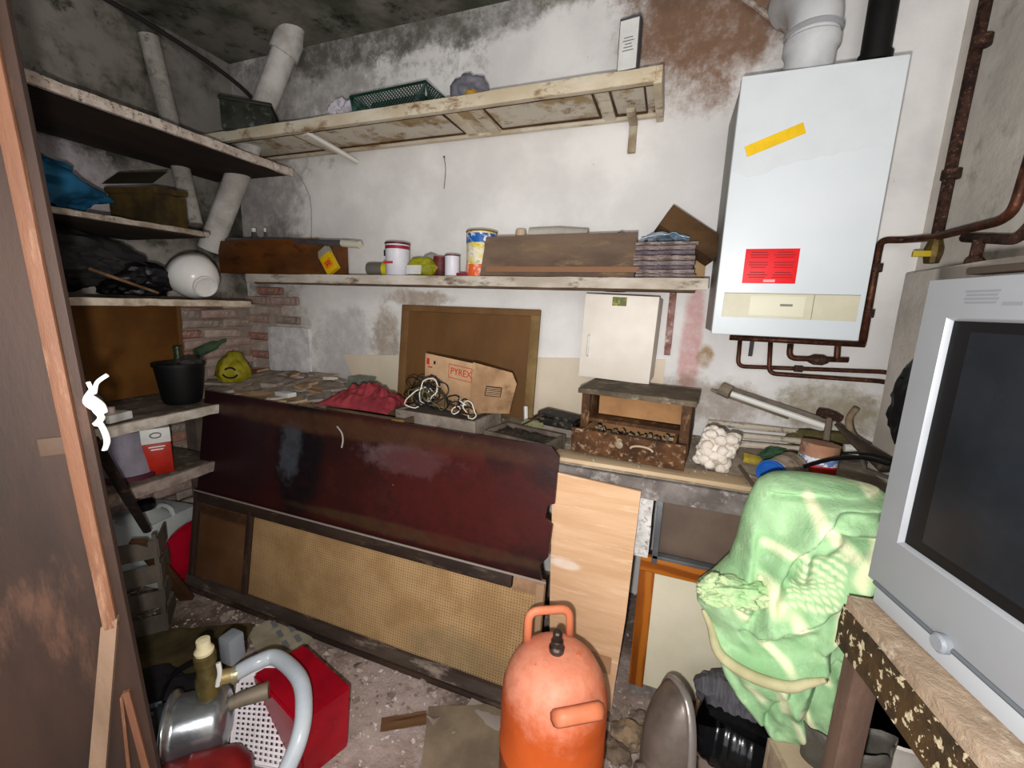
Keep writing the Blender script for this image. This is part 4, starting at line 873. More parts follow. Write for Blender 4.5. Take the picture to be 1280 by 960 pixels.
# small chest with one drawer pulled out
t=thing('drawer_chest','small decayed wooden chest of two drawers, dusty, on the worktop','chest',(-.09,1.80,ZP),(0,0,R(-6)))
vw=M('old_varnish','5c3a1e','38210f',scale=9,rough=.7,bump=.5,c3='8a6a48',stretch=(1,1,.5))
iw=M('inner_wood','a87c52','8c6440',scale=5,rough=.8,bump=.2)
tw=M('chest_top','6a5c4a','463c30',scale=7,rough=.8,bump=.5,c3='8f8676')
cw,cd,ch=.42,.25,.235
b=BM(); rough_box(b,(cw+.03,cd+.03,.022),(0,0,ch),amp=.002,freq=12,cuts=6); part(t,'top',b,tw)
for s in (-1,1): b=BM(); rough_box(b,(.035,cd,ch-.01),(s*(cw/2-.017),0,ch/2),amp=.002,freq=14,cuts=5); part(t,'side',b,vw)
b=BM(); box(b,(cw-.06,.01,ch-.02),(0,cd/2-.01,ch/2)); part(t,'back',b,iw)
b=BM(); box(b,(cw-.06,cd-.02,.014),(0,0,.115)); part(t,'divider',b,vw)
b=BM(); box(b,(cw-.06,cd,.014),(0,0,.008)); part(t,'bottom',b,vw)
b=BM(); box(b,(cw-.062,.008,.085),(.02,-.03,.168),rot=(R(0),0,0)); part(t,'drawer_back',b,iw,'pale inner board of the upper drawer space')
b=BM(); rough_box(b,(cw,.02,.095),(0,-cd/2-.10,.055),amp=.003,freq=18,cuts=8); dr=part(t,'drawer',b,M('drawer_front','5e3c22','3a2212',scale=16,rough=.8,bump=.7,c3='a88e70'))
for s in (-1,1): b=BM(); box(b,(.01,.20,.075),(s*(cw/2-.045),-cd/2-.005,.06)); part(dr,'drawer_side',b,iw)
b=BM(); box(b,(cw-.1,.2,.006),(0,-cd/2-.005,.03)); part(dr,'drawer_bottom',b,iw)
b=BM(); rg=random.Random(8)
for i in range(60): box(b,(rg.uniform(.008,.03),rg.uniform(.006,.02),rg.uniform(.004,.014)),(rg.uniform(-cw/2+.06,cw/2-.06),-cd/2+rg.uniform(-.085,.05),.065+rg.uniform(0,.012)),rot=(rg.random()*3,rg.random()*3,rg.random()*3))
part(dr,'scraps',b,M('scraps_light','a8947c','6a5a4a',scale=60,rough=.9,c3='2c2420'),kind='stuff')
b=BM(); lathe(b,[(0,0),(.012,0),(.014,.012),(0,.016)],12,m=Euler((R(90),0,0)).to_matrix(),c=(-.02,-cd/2-.108,.068)); part(dr,'knob',b,M('knob_dull','8c7c68',rough=.5))
b=BM(); tube(b,[(.06+.04*math.cos(a*.35),-cd/2-.112,.06+.014*math.sin(a*.35)) for a in range(10)],.004,6); part(dr,'drawer_pull',b,M('pull_pale','b09a80',rough=.6))
# expanding foam lump
b=BM()
rg=random.Random(5)
blob(b,(0,.01,.07),(.055,.035,.075),seed=3,amp=.2,sub=4)
for i in range(46): 
    u=rg.random(); an=rg.uniform(2.2,7.2); blob(b,(math.cos(an)*.045,math.sin(an)*.03,.012+u*.125),(.022,.018,.019),seed=i,amp=.25,sub=3,ridge=False)
one('foam_lump','lumpy white expanding foam piece right of the drawer chest','foam',b,M('foam_white','ddd3c8','cfc2b4',scale=20,rough=.8,bump=.15),loc=(.19,1.68,ZP-.004),rot=(0,R(14),0),smooth=True)
# rusty flaking bars along the wall
rb=M('flaking_bar','cfc4b4','b8a894',scale=12,rough=.8,bump=.7,c3='4a3020',stretch=(.5,1,1))
for i,(ya,yb_,r_,lb) in enumerate(((528,540,.014,'upper'),(540,552,.013,'middle'),(552,560,.012,'lower'))):
    a=Ay(885,ya,2.08-.05*i); c=Ay(1040,yb_+4,2.08-.05*i); zmin=ZW+.014
    a.z=max(a.z,zmin);c.z=max(c.z,zmin)
    b=BM(); tube(b,[a,(a*2+c)/3,(a+c*2)/3,c],[r_,r_*1.1,r_*.95,r_],8); displace(b,.003,60,i); one('iron_bar',lb+' white-painted flaking iron bar lying along the wall behind the foam','bar',b,rb)
# fluorescent batten leaning against wall
a=Ay(901,483,2.09); c=Ay(1034,529,2.0)
t=thing('fluorescent_fitting','old fluorescent tube fitting sloping down against the wall under the boiler','lamp',c)
d=(c-a)
b=BM(); tube(b,[a,c],.028,4,flat=.55); rel(b,c); part(t,'housing',b,M('fitting_grey','8f8478','70665a',scale=8,rough=.7,bump=.2))
b=BM(); o_=Vector((0,-.035,-.012)); tube(b,[a+d*.1+o_,c+o_],.013,10); rel(b,c); part(t,'tube',b,M('tube_white','e4e2dc',rough=.4))
b=BM(); tube(b,[a+o_*.5-d*.0,a+d*.1+o_*.8],.03,10); rel(b,c); part(t,'end_holder',b,M('holder','9c8e7c','7a6c5c',rough=.7))
a=Ay(889,487,2.1); c=Ay(985,522,2.09); b=BM(); tube(b,[a,a*.9+c*.1,c],[.012,.022,.016],8,flat=.5); one('broken_batten','weathered grey batten sloping under the fluorescent fitting','batten',b,M('grey_batten','978674','786a5a',scale=9,rough=.85,bump=.3))
a=Ay(895,515,2.1); c=Ay(1100,562,2.1); 
# hammer-like tool, arched hose
a=Ay(1022,514,1.98); c=Ay(1052,524,1.98); e=Ay(1030,570,1.9)
t=thing('hammer','rusty hammer leaning over the fluorescent fitting end','hammer',e)
b=BM(); tube(b,[a,a*.7+c*.3,a*.3+c*.7,c],[.014,.02,.019,.012],8); rel(b,e); part(t,'head',b,RUSTIRON)
b=BM(); tube(b,[(a+c)/2,e+Vector((0,0,.01))],[.011,.012],8); rel(b,e); part(t,'handle',b,M('handle_grey','76685a',rough=.8))
t=thing('bicycle_saddle','dark worn bicycle saddle behind the fruit tin','saddle',Ay(1075,570,1.8))
b=BM(); a=Ay(1045,530,1.86); c=Ay(1075,556,1.8); e=Ay(1115,584,1.72)
tube(b,smooth_path([a,c,e],5),[.012+.06*(i/10)**1.2 for i in range(11)],12,flat=.35); rel(b,t.location); part(t,'seat',b,M('saddle_brown','4a3e34','30271f',rough=.6,scale=9,bump=.2),smooth=True)
b=BM(); tube(b,[c-Vector((0,0,.02)),c-Vector((-.03,.0,.09)),e-Vector((0,0,.04))],.006,6); rel(b,t.location); part(t,'rail',b,M('rail_steel','8a8680',rough=.4,metal=.7))
b=BM(); tube(b,smooth_path([Ay(1070,511,1.95),Ay(1061,525,1.93),Ay(1066,545,1.9),Ay(1085,565,1.85),Ay(1118,580,1.8)],5),.012,10); one('curved_hose','curved tan hose standing up behind the green blanket','hose',b,M('tan_hose','8e7a62','6e5c48',scale=12,rough=.7),smooth=True)
a=Ay(1055,560,2.0); c=Ay(1120,562,2.0); b=BM(); tube(b,[a,c],.016,10); one('white_conduit','white plastic pipe end behind the curved hose','pipe',b,M('pipe_w','d8d6d0',rough=.5))
b=BM(); blob(b,(0,0,.03),(.12,.05,.05),seed=6,amp=.3,sub=3,floor=-.03); one('moss_clump','olive dirt clump against the wall behind the white pipe','debris',b,M('olive_dirt','6e6240','4e4628',scale=14,rough=1,bump=.8),loc=(.66,2.07,ZW+.03))
# green cloth, yellow scrap
p=Ay(973,560,1.83); b=BM(); blob(b,(0,0,.03),(.06,.045,.04),seed=33,amp=.35,sub=4,floor=-.028); one('green_cloth','crumpled dark green cloth behind the blue-capped tin','cloth',b,M('green_cloth','35523a','24402a',scale=14,rough=.9,bump=.4),loc=(p.x,1.83,ZW+.002))
p=Ay(945,566,1.80); b=BM(); box(b,(.085,.04,.02),(0,0,.02),rot=(R(20),R(8),0),bev=.004); one('yellow_packet','small yellow packet lying left of the green cloth','packet',b,M('yellow_packet','b8a038','8c7c38',scale=20,rough=.7),loc=(p.x,1.80,ZW+.002))
p=Ay(898,541,1.92); b=BM(); blob(b,(0,0,.02),(.035,.03,.03),seed=3,amp=.3,sub=3,floor=-.02); one('maroon_rag','small dark maroon rag behind the white foam','rag',b,M('maroon_rag','3c1c1c',rough=.9),loc=(p.x,1.93,ZW))
# blue lid tin lying
p=Ay(966,587,1.56)
t=thing('paint_tin','dirty paint tin with a blue lid lying on its side','tin',(p.x+.005,1.56,ZW+.054),(R(96),0,R(-40)))
b=BM(); lathe(b,[(0,0),(.05,0),(.052,-.004),(.05,-.008),(.05,-.06),(.052,-.064),(.05,-.068),(.05,-.105),(.052,-.11),(0,-.11)],30); part(t,'body',b,M('tin_dirty','a89a8a','7c6c5c',scale=10,rough=.7,bump=.3,c3='5e5044'))
b=BM(); lathe(b,[(0,.004),(.046,.004),(.05,.001),(.053,.003),(.053,.012),(.048,.013),(.044,.008),(0,.008)],30); part(t,'lid',b,M('lid_blue','1f5cb4','184a94',scale=6,rough=.5,bump=.05,speck='a87a50',speck_scale=18,speck_th=.76),'blue lid')
# fruit tin upright
p=Ay(1026,560,1.68)
t=thing('printed_tin','upright tin with red, white and blue print beside the blue-lidded tin','tin',(p.x,1.70,ZW),(R(-4),R(3),0))
b=BM(); lathe(b,[(0,0),(.058,0),(.058,.14),(.06,.145),(0,.145)],30); part(t,'body',b,M('tin_rusty_print','a8785e','b89a84',scale=10,rough=.6,bump=.2,c3='7c5a48'))
b=BM(); lathe(b,[(.0585,.02),(.059,.02),(.059,.075),(.0585,.075)],30,cap0=False,cap1=False); part(t,'red_band',b,M('band_red2','c0281c','a82014',rough=.5,bump=0))
b=BM(); lathe(b,[(.0587,.075),(.0592,.075),(.0592,.10),(.0587,.10)],30,cap0=False,cap1=False); part(t,'blue_band',b,M('band_bl2','6a86c0','e0dcdc',scale=40,rough=.5,bump=0,lo=.48,hi=.54))
b=BM(); tube(b,[Vector((.20,1.50,ZP+.012)),Vector((.30,1.40,ZP+.010))],.007,7); 
a=Az(924,583,ZP+.02); c=Az(950,618,ZP+.012); b.free(); b=BM(); tube(b,[a,c],[.005,.007],7); one('thin_stick','short dark stick lying across the worktop edge right of the foam','stick',b,M('stick_dark','5c4a3c',rough=.9))
# black crate / rag behind the television
b=BM(); blob(b,(0,0,0),(.05,.06,.12),seed=4,amp=.25,sub=4); a=Ay(1128,505,1.5); one('black_bag','black plastic bag wedged behind the television','bag',b,M('bag_black2','08080a',rough=.5),loc=(a.x+.03,1.5,a.z))
b=BM(); tube(b,smooth_path([Ay(1005,583,1.60),Ay(1040,574,1.56),Ay(1080,572,1.5),Ay(1112,580,1.45)],5),.007,6); one('black_cable','black cable arching over the top of the green blanket','cable',b,BLK)
# scattered dust crumbs on the worktop
b=BM(); rg=random.Random(2)
for i in range(420):
    s=rg.uniform(.003,.011); x=rg.uniform(-1.5,.7); y=rg.uniform(1.52,2.1); box(b,(s,s*.8,s*.6),(x,y,ZP+s*.2 if (y<1.62 and -.49<x<.33) else ZW+.002),rot=(rg.random(),rg.random(),rg.random()))
one('plaster_crumbs','plaster crumbs and wood chips scattered over the worktop','debris',b,M('crumbs','b0a496','7a6c60',scale=40,rough=.95,c3='4a3c32'),kind='stuff',smooth=False)
# ================================================================== BENCH + TELEVISION
bw_=M('bench_rough','a8927c','86725e',scale=8,rough=.9,bump=.8,c3='c4b4a0')
bd_=M('bench_flaking','4a3418','2e2010',scale=16,rough=.85,bump=.8,speck='c8b898',speck_scale=55,speck_th=.58)
ZB=.925
A=Az(1060,745,ZB); B_=Az(1240,950,ZB); dv=(A-B_); dv.z=0; dv.normalize(); nv=Vector((dv.y,-dv.x,0))  # nv points right
P0=A+dv*.005; P1=B_-dv*.55
t=thing('bench','rough timber bench with a flaking brown edge under the television','bench',((P0+P1)/2)-Vector((0,0,ZB)))
t.location.z=0; tl=t.location.copy()
def wr(v): v=Vector(v); return v-tl
b=BM(); q=[P0,P0+nv*.40,P1+nv*.30,P1]; prism(b,[Vector((wr(v).x,wr(v).y,ZB-.03)) for v in q],(0,0,.03)); 
bmesh.ops.subdivide_edges(b,edges=b.edges[:],cuts=8,use_grid_fill=True); displace(b,.004,16,1); part(t,'top_board',b,bw_)
b=BM(); q=[P0-nv*.004,P0+nv*.03,P1+nv*.03,P1-nv*.004]; prism(b,[Vector((wr(v).x,wr(v).y,ZB-.115)) for v in q],(0,0,.088)); 
bmesh.ops.subdivide_edges(b,edges=b.edges[:],cuts=6,use_grid_fill=True); displace(b,.003,22,1); part(t,'front_beam',b,bd_,'flaking dark brown front beam')
lg=M('leg_purplebrown','6e564a','523e34',scale=8,rough=.85,bump=.4,stretch=(1,1,.3))
def leg(pt,w1,w2,z0=0,z1=ZB-.03,tilt=0):
    b=BM(); box(b,(w1,w2,z1-z0),(0,0,(z0+z1)/2),bev=.004); m=Matrix.Rotation(math.atan2(dv.y,dv.x),3,'Z')
    for v in b.verts: v.co=m@v.co+Vector((pt.x-tl.x-tilt*(z1-v.co.z),pt.y-tl.y,0))
    return b
part(t,'leg',leg(P0+nv*.035-dv*.03,.04,.05),lg); part(t,'leg',leg(P0+nv*.35-dv*.03,.055,.06),lg)
part(t,'leg',leg(P0+nv*.12-dv*.22,.03,.04,0,.83),lg); part(t,'leg',leg(P1+nv*.05,.055,.06),lg)
b=BM(); m=Matrix.Rotation(math.atan2(dv.y,dv.x),3,'Z'); box(b,(.55,.02,.06),(0,0,.30))
for v in b.verts: v.co=m@v.co+(P0+nv*.05-dv*.3-tl); v.co.z-=ZB
part(t,'stretcher',b,lg)
# television
TA=Ay(1085,720,1.0); TA.z=ZB+.004; dt=Vector((-.235,.972,0)); nt2=Vector((dt.y,-dt.x,0))  # nt2: towards right wall
ang=math.atan2(dt.y,dt.x)  # local +x = towards the far end ; local -y = depth ... use local frame
t=thing('television','silver-grey tube television with a dark screen on the bench','television',(TA.x,TA.y,TA.z),(0,0,ang))
# local: x=0 far end, negative x towards the viewer; front face at local +y side (y=0), body goes to -y
sil=M('tv_silver','86888c','7e8084',scale=2,rough=.4,bump=.02,metal=.15)
silb=M('tv_silver_light','9a9ca0','929498',rough=.35,bump=0,metal=.15)
TW,TH=.80,.64
zb,zt,xl_,xr_=.15,.575,-.05,-TW+.05
# tv front frame from 4 bars with sloped inner lip
def bar(x0,x1,z0,z1,y0=-.05,y1=0): b=BM(); box(b,(abs(x1-x0),y1-y0,z1-z0),((x0+x1)/2,(y0+y1)/2,(z0+z1)/2)); return b
b=bar(-TW,0,zt,TH); part(t,'bezel_top',b,sil)
b=bar(-TW,0,.045,zb); part(t,'bezel_bottom',b,sil)
b=bar(xl_,0,zb,zt); part(t,'bezel_side',b,sil)
b=bar(-TW,xr_,zb,zt); part(t,'bezel_side',b,sil)
b=BM(); box(b,(TW*.96,.05,.045),(-TW/2,-.03,.0225),bev=.004); part(t,'foot_strip',b,M('tv_lower','a2a5aa',rough=.4,bump=0))
b=BM(); tube(b,[(-TW+.02,-.0,.045),(-.02,-.0,.045)],.005,6); part(t,'lower_groove',b,M('groove','54585c',rough=.5,bump=0))
ins=.005
for nm_,pp in (('inner_lip',[(xl_,0,zb),(xl_,0,zt),(xl_-ins,-.008,zt-ins),(xl_-ins,-.008,zb+ins)]),('inner_lip',[(xl_,0,zt),(xr_,0,zt),(xr_+ins,-.008,zt-ins),(xl_-ins,-.008,zt-ins)]),('inner_lip',[(xl_,0,zb),(xr_,0,zb),(xr_+ins,-.008,zb+ins),(xl_-ins,-.008,zb+ins)]),('inner_lip',[(xr_,0,zb),(xr_,0,zt),(xr_+ins,-.008,zt-ins),(xr_+ins,-.008,zb+ins)])):
    b=BM(); prism(b,pp,(0,-.006,0)); part(t,nm_,b,silb)
b=BM(); prism(b,[(xl_-.003,-.009,zb+.003),(xl_-.003,-.009,zt-.003),(xr_+.003,-.009,zt-.003),(xr_+.003,-.009,zb+.003)],(0,-.01,0)); part(t,'screen_surround',b,BLK,'black screen surround')
b=BM(); x0_,x1_,z0_,z1_=xl_-.04,xr_+.03,zb+.026,zt-.022
grid(b,lambda u,v:(x0_+(x1_-x0_)*u,-.0085+.008*(1-(2*u-1)**2)*(1-(2*v-1)**2),z0_+(z1_-z0_)*v),24,18); part(t,'screen',b,M('crt_screen','1b1f24','15181c',rough=.25,bump=0),'dark grey glass screen',smooth=True)
b=BM(); q0=[(-TW+.01,-.05,.05),(-.01,-.05,.05),(-.01,-.05,TH-.005),(-TW+.01,-.05,TH-.005)]; q1=[(-TW+.16,-.30,.05),(-.20,-.30,.05),(-.20,-.30,TH-.12),(-TW+.16,-.30,TH-.12)]
va=[b.verts.new(v) for v in q0]; vb=[b.verts.new(v) for v in q1]; b.faces.new(va); b.faces.new(vb[::-1]); [b.faces.new((va[i],va[(i+1)%4],vb[(i+1)%4],vb[i])) for i in range(4)]
part(t,'rear_housing',b,M('tv_back','3c3e42',rough=.6))
b=BM(); box(b,(.09,.10,.045),(-.2,-.1,.0225)); box(b,(.09,.10,.045),(-TW+.2,-.1,.0225)); part(t,'support_foot',b,BLK)
b=BM(); [box(b,(.058-.006*(i%2),.001,.003),(-.105,.0006,.618-.006*i)) for i in range(4)]; box(b,(.03,.001,.005),(-.155,.0006,.598)); part(t,'printed_label',b,GREYINK)
b=BM(); lathe(b,[(0,0),(.016,0),(.016,.01),(.012,.014),(0,.014)],20,m=Matrix.Rotation(R(-90),3,'X'),c=(-.18,0,.045)); part(t,'button',b,M('btn','7a7e84',rough=.4))
b=BM(); box(b,(TW*.9,.03,.012),(-TW/2-.02,-.02,TH+.012),bev=.003)
part(t,'top_gap_shade',b,M('shade_strip','3a3028',rough=.8),'dark strip for the shaded gap along the top edge')  # dark colour stands in for the shade in the gap above the set

# ================================================================== GREEN BLANKET
gb=M('green_blanket','8ab282','9abe90',scale=5,rough=.95,bump=.5,bscale=60,lo=.42,hi=.58,c3='a8c89c')
lv=[(1010,1078,599),(978,1100,601),(958,1110,606),(945,1112,614),(936,1112,630),(926,1110,655),(918,1106,690),(908,1098,715),(886,1088,738),(868,1078,752),(868,1068,768),(882,1060,786),(884,1054,804),(890,1050,825),(900,1047,850),(916,1044,875),(936,1041,897),(955,1035,915),(980,1022,927)]
YBk=1.22
rings=[]
for (xl,xr,y) in lv:
    a=Ay(xl,y,YBk); c=Ay(xr,y,YBk); rings.append(((a.x+c.x)/2,(c.x-a.x)/2,(a.z+c.z)/2))
c0=Vector((rings[9][0],YBk,rings[-1][2]))
# fold ridges and creases: polylines on the hanging front (given as picture points turned to x,z on the plane Y=YBk)
def xz(p): v=Ay(p[0],p[1],YBk); return Vector((v.x,v.z))
RID=[([(1012,622),(975,660),(958,700),(950,738)],.022,.028),([(1104,682),(1045,706),(988,735),(940,757)],.022,.032),
 ([(1106,622),(1060,612),(1018,614),(996,640),(985,690)],.016,.022),([(1098,650),(1040,640),(1010,660)],.016,.018),
 ([(866,752),(884,778),(925,797),(965,802),(1010,786)],.016,.035),([(895,822),(930,862),(962,905)],.018,.02),
 ([(1050,725),(1020,760),(1000,800),(985,850)],.02,.02),([(1042,790),(1030,850),(1020,905)],.02,.018),([(960,810),(980,850),(1000,900)],.014,.014),
 ([(1080,720),(1040,745),(1010,770)],.012,.014),([(935,650),(930,690),(925,730)],.012,.016),
 ([(925,765),(1000,741),(1060,720),(1098,700)],.008,-.028),([(968,700),(985,665),(1015,640),(1060,655),(1108,660)],.007,-.022),
 ([(960,608),(1010,606),(1060,610),(1108,614)],.006,-.018),([(900,808),(950,816),(1010,802),(1045,780)],.009,-.03),([(945,700),(938,735),(930,752)],.008,-.02),
 ([(990,815),(960,860),(950,900)],.008,-.014),([(1035,800),(1005,850),(1000,915)],.007,-.014)]
RID=[([xz(q) for q in p],w_,h_) for p,w_,h_ in RID]
RID=[([Vector((q.x,q.y)) for q in smooth_path([(v.x,v.y,0) for v in p],4)],w_,h_) for p,w_,h_ in RID]
def ridge(x,z):
    P=Vector((x,z)); tot=0
    for pl,w_,h_ in RID:
        dmin=9
        for a,c in zip(pl,pl[1:]):
            if abs(a.x-x)>.15: continue
            ab=c-a; t_=max(0,min(1,(P-a).dot(ab)/max(ab.length_squared,1e-9))); dd=(P-a-ab*t_).length
            if dd<dmin: dmin=dd
        if dmin<w_*3: tot+=1.35*h_*math.exp(-(dmin/w_)**2)
    return tot
b=BM(); seg=160; RR=[]; fine=[]
zz_=[r[2] for r in rings]
for i in range(len(rings)-1):
    for k in range(9):
        s=k/9; fine.append(tuple(rings[i][j]*(1-s)+rings[i+1][j]*s for j in range(3)))
fine.append(rings[-1])
def front(cx,hw,z_,ca,sa,s):
    dp=(.09*math.sin(math.pi*min(1,.12+s*.9))**.5+.02)*min(1,.25+6*s)
    x=cx+ca*hw; y=sa*dp
    if sa<.15:
        k=min(1,(.15-sa)*3); y-=ridge(x,z_)*k+.014*noise.noise((x*14,z_*14,2))*k+.007*(.3-abs(noise.noise((x*24+z_*10,z_*20,8))))*k+.006*noise.noise((x*34,z_*30,5))*k
    return x,y
for i,(cx,hw,z_) in enumerate(fine):
    s=i/(len(fine)-1); ring=[]
    for k in range(seg):
        a=2*math.pi*k/seg; ca,sa=math.cos(a),math.sin(a); x,y=front(cx,hw,z_,ca,sa,s)
        ring.append(b.verts.new((x-c0.x,y,z_-c0.z)))
    RR.append(ring)
for a,c in zip(RR,RR[1:]):
    for k in range(seg): b.faces.new((a[k],a[(k+1)%seg],c[(k+1)%seg],c[k]))
b.faces.new(RR[0]); b.faces.new(RR[-1][::-1])
t=thing('blanket','pale green patterned blanket hung in folds beside the bench','blanket',c0)
body=part(t,'body',b,gb,smooth=True)
# woven pale bars of the pattern: faces of the cloth picked by position get the pale material
BARS=[([(1020,640),(1052,674)],4),([(1000,606),(1005,632)],3.5),([(950,660),(985,662)],3.5),([(950,700),(960,725)],6),([(1085,655),(1050,695)],3.5),([(1098,670),(1066,708)],2.5),([(1040,722),(1024,758)],2.5),([(1062,717),(1048,748)],2.5),([(980,735),(988,750)],5),([(945,770),(972,792)],3.5),([(990,850),(1008,885)],2.8),([(965,825),(972,855)],3),([(1015,805),(1023,828)],3),([(985,872),(998,902)],2.3),([(932,832),(945,845)],4),([(1075,606),(1095,608)],3),([(912,722),(922,740)],4.5)]
for i in range(9): BARS.append(([(985-2*i,668+7*i),(1046-3*i,665+6.5*i)],.8))
BARS=[(xz(a_),xz(b_),w_*.0021) for (a_,b_),w_ in BARS]
at_=body.data.attributes.new('woven_pattern','FLOAT','POINT')
for v in body.data.vertices:
    P=Vector((v.co.x+c0.x,v.co.z+c0.z)); m_=0
    if v.co.y<.02:
        for a_,b_,w_ in BARS:
            ab=b_-a_; t_=max(0,min(1,(P-a_).dot(ab)/ab.length_squared)); m_=max(m_,min(1,max(0,1.35-(P-a_-ab*t_).length/w_*.6)))
    at_.data[v.index].value=m_
_nt=gb.node_tree; _b=_nt.nodes['Principled BSDF']; _src=_b.inputs['Base Color'].links[0].from_socket
_a=_nt.nodes.new('ShaderNodeAttribute'); _a.attribute_name='woven_pattern'
_m=_nt.nodes.new('ShaderNodeMix'); _m.data_type='RGBA'; _m.inputs[7].default_value=lin('dde0b8')
_nt.links.new(_a.outputs['Fac'],_m.inputs[0]); _nt.links.new(_src,_m.inputs[6]); _nt.links.new(_m.outputs[2],_b.inputs['Base Color'])
def surf(px,py,off):
    v=xz((px,py)); z_=v.y; j=0
    for j in range(len(fine)-1):
        if fine[j][2]>=z_>=fine[j+1][2]: break
    f=(fine[j][2]-z_)/max(1e-6,fine[j][2]-fine[j+1][2]); cx,hw=[fine[j][q]*(1-f)+fine[j+1][q]*f for q in (0,1)]
    ca=max(-.98,min(.98,(v.x-cx)/hw)); sa=-math.sqrt(1-ca*ca); x,y=front(cx,hw,z_,ca,sa,j/(len(fine)-1))
    return Vector((x-c0.x,y-off,z_-c0.z))
hm=M('blanket_hem','b8b28c','a09a74',scale=8,rough=.95,bump=.3)
b=BM(); sp=smooth_path([surf(x,y,.002) for x,y in ((870,752),(876,768),(895,785),(925,796),(965,801),(990,795),(1006,787))],5)
n=len(sp); tube(b,sp,[.006+.009*math.sin(math.pi*i/(n-1)) for i in range(n)],10); part(t,'hem',b,hm,'cream bound hem',smooth=True)
b=BM(); g0=surf(925,715,.0)
blob(b,g0+Vector((-.02,.0,.0)),(.075,.045,.030),seed=61,amp=.35,freq=2.2,sub=5,rot=(0,R(-12),0))
for i in range(5): blob(b,g0+Vector((-.085-.008*(i%2),-.012+.008*(i%3),-.028+.014*i)),(.022,.018,.009),seed=70+i,amp=.4,freq=2.5,sub=3,rot=(0,R(20-14*i),0))
part(t,'gathered_corner',b,M('corner_pale','b6c498','8cb47e',scale=14,rough=.95,bump=.4),smooth=True)

# ================================================================== BUTANE CYLINDER
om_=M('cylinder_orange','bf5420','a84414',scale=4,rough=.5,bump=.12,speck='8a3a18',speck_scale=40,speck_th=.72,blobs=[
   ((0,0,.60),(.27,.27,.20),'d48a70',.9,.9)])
cyx,cyy=-.21,1.01
t=thing('gas_cylinder','orange steel butane cylinder with a carrying handle standing on the floor','gas cylinder',(cyx,cyy,0),(0,0,R(14)))
b=BM(); prof=[(0,.03),(.11,.03),(.145,.06),(.15,.10),(.15,.255),(.152,.258),(.152,.268),(.15,.272),(.15,.40),(.147,.44),(.137,.48),(.118,.515),(.09,.54),(.06,.553),(.0,.558)]
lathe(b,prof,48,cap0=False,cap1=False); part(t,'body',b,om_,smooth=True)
b=BM(); lathe(b,[(.12,0),(.13,0),(.13,.05),(.12,.05)],36,cap0=False,cap1=False); part(t,'foot_ring',b,om_)
hc=M('cylinder_handle','cc7a5c','bc6844',rough=.5,bump=.05)
b=BM(); tube(b,round_path([(-.085,.05,.53),(-.085,.07,.615),(.035,.10,.615),(.04,.085,.525)],.03),.008,8,flat=1.6); part(t,'handle',b,hc,smooth=True)
b=BM(); tube(b,round_path([(.0,-.135,.485),(.01,-.155,.51),(.11,-.125,.515),(.115,-.10,.485)],.02),.012,8,flat=1.7); part(t,'handle',b,hc,smooth=True)
gm_=M('valve_metal','5a5450','36302c',scale=20,rough=.4,metal=.8)
b=BM(); lathe(b,[(0,.55),(.020,.55),(.022,.57),(.017,.575),(.017,.59),(.013,.593),(.013,.615),(.009,.62),(0,.62)],16); part(t,'valve',b,gm_)
b=BM(); tube(b,[(.06,.0,.545),(.062,.0,.558)],.007,8); part(t,'rivet',b,hc)

# ================================================================== CRATE, BASKET, PUMP (front left)
TOPZ=.25
q=[Az(380,804,TOPZ),Az(439,857,TOPZ),Az(372,905,TOPZ)]
q.append(q[0]+q[2]-q[1]); cc=sum((v for v in q),Vector())/4
t=thing('red_crate','glossy crimson plastic box standing on the floor beside the pump','box',(cc.x,cc.y,0))
rc=M('crate_red','9c0a1e','7a0616',scale=4,rough=.3,bump=.1,speck='c89090',speck_scale=60,speck_th=.72)
b=BM(); lo_=[Vector((v.x-cc.x,v.y-cc.y,0))*.9+Vector((0,0,.004)) for v in q]; hi_=[Vector((v.x-cc.x,v.y-cc.y,TOPZ)) for v in q]
va=[b.verts.new(v) for v in lo_]; vb=[b.verts.new(v) for v in hi_]; b.faces.new(va[::-1]); b.faces.new(vb); [b.faces.new((va[i],va[(i+1)%4],vb[(i+1)%4],vb[i])) for i in range(4)]
bmesh.ops.bevel(b,geom=b.edges[:],offset=.008,segments=2,affect='EDGES'); part(t,'body',b,rc)
# white perforated basket leaning on the crate
q=[Az(296,848,.17),Az(352,835,.21),Az(362,912,.10),Az(322,965,.04),Az(285,925,.08)]
a0=Az(300,852,.22); a1=Az(366,850,.22); a2=Az(360,960,.03); a3=Az(290,945,.06)
t=thing('plastic_basket','white perforated plastic basket leaning on the red box','basket',a3)
b=BM(); nU,nV=11,15
U=(a1-a0); 
def bq(u,v): return (a0*(1-u)+a1*u)*(1-v)+(a3*(1-u)+a2*u)*v-a3
nrm=(a1-a0).cross(a3-a0).normalized()
wpl=M('basket_white','d8d2d6','c4bcc2',rough=.5,bump=0)
for i in range(nU+1): tube(b,[bq(i/nU,0),bq(i/nU,1)],.0042,4)
for j in range(nV+1): tube(b,[bq(0,j/nV),bq(1,j/nV)],.0046,4)
part(t,'perforated_side',b,wpl,smooth=False,kind='stuff')
b=BM(); prism(b,[bq(-.08,-.28),bq(.75,-.22),bq(1.0,0),bq(0,0)],nrm*.004); part(t,'solid_end',b,wpl)
b=BM(); tube(b,[bq(-.03,-.02),bq(-.03,1.03),bq(1.03,1.03),bq(1.03,-.02)],.007,6); part(t,'rim',b,wpl)

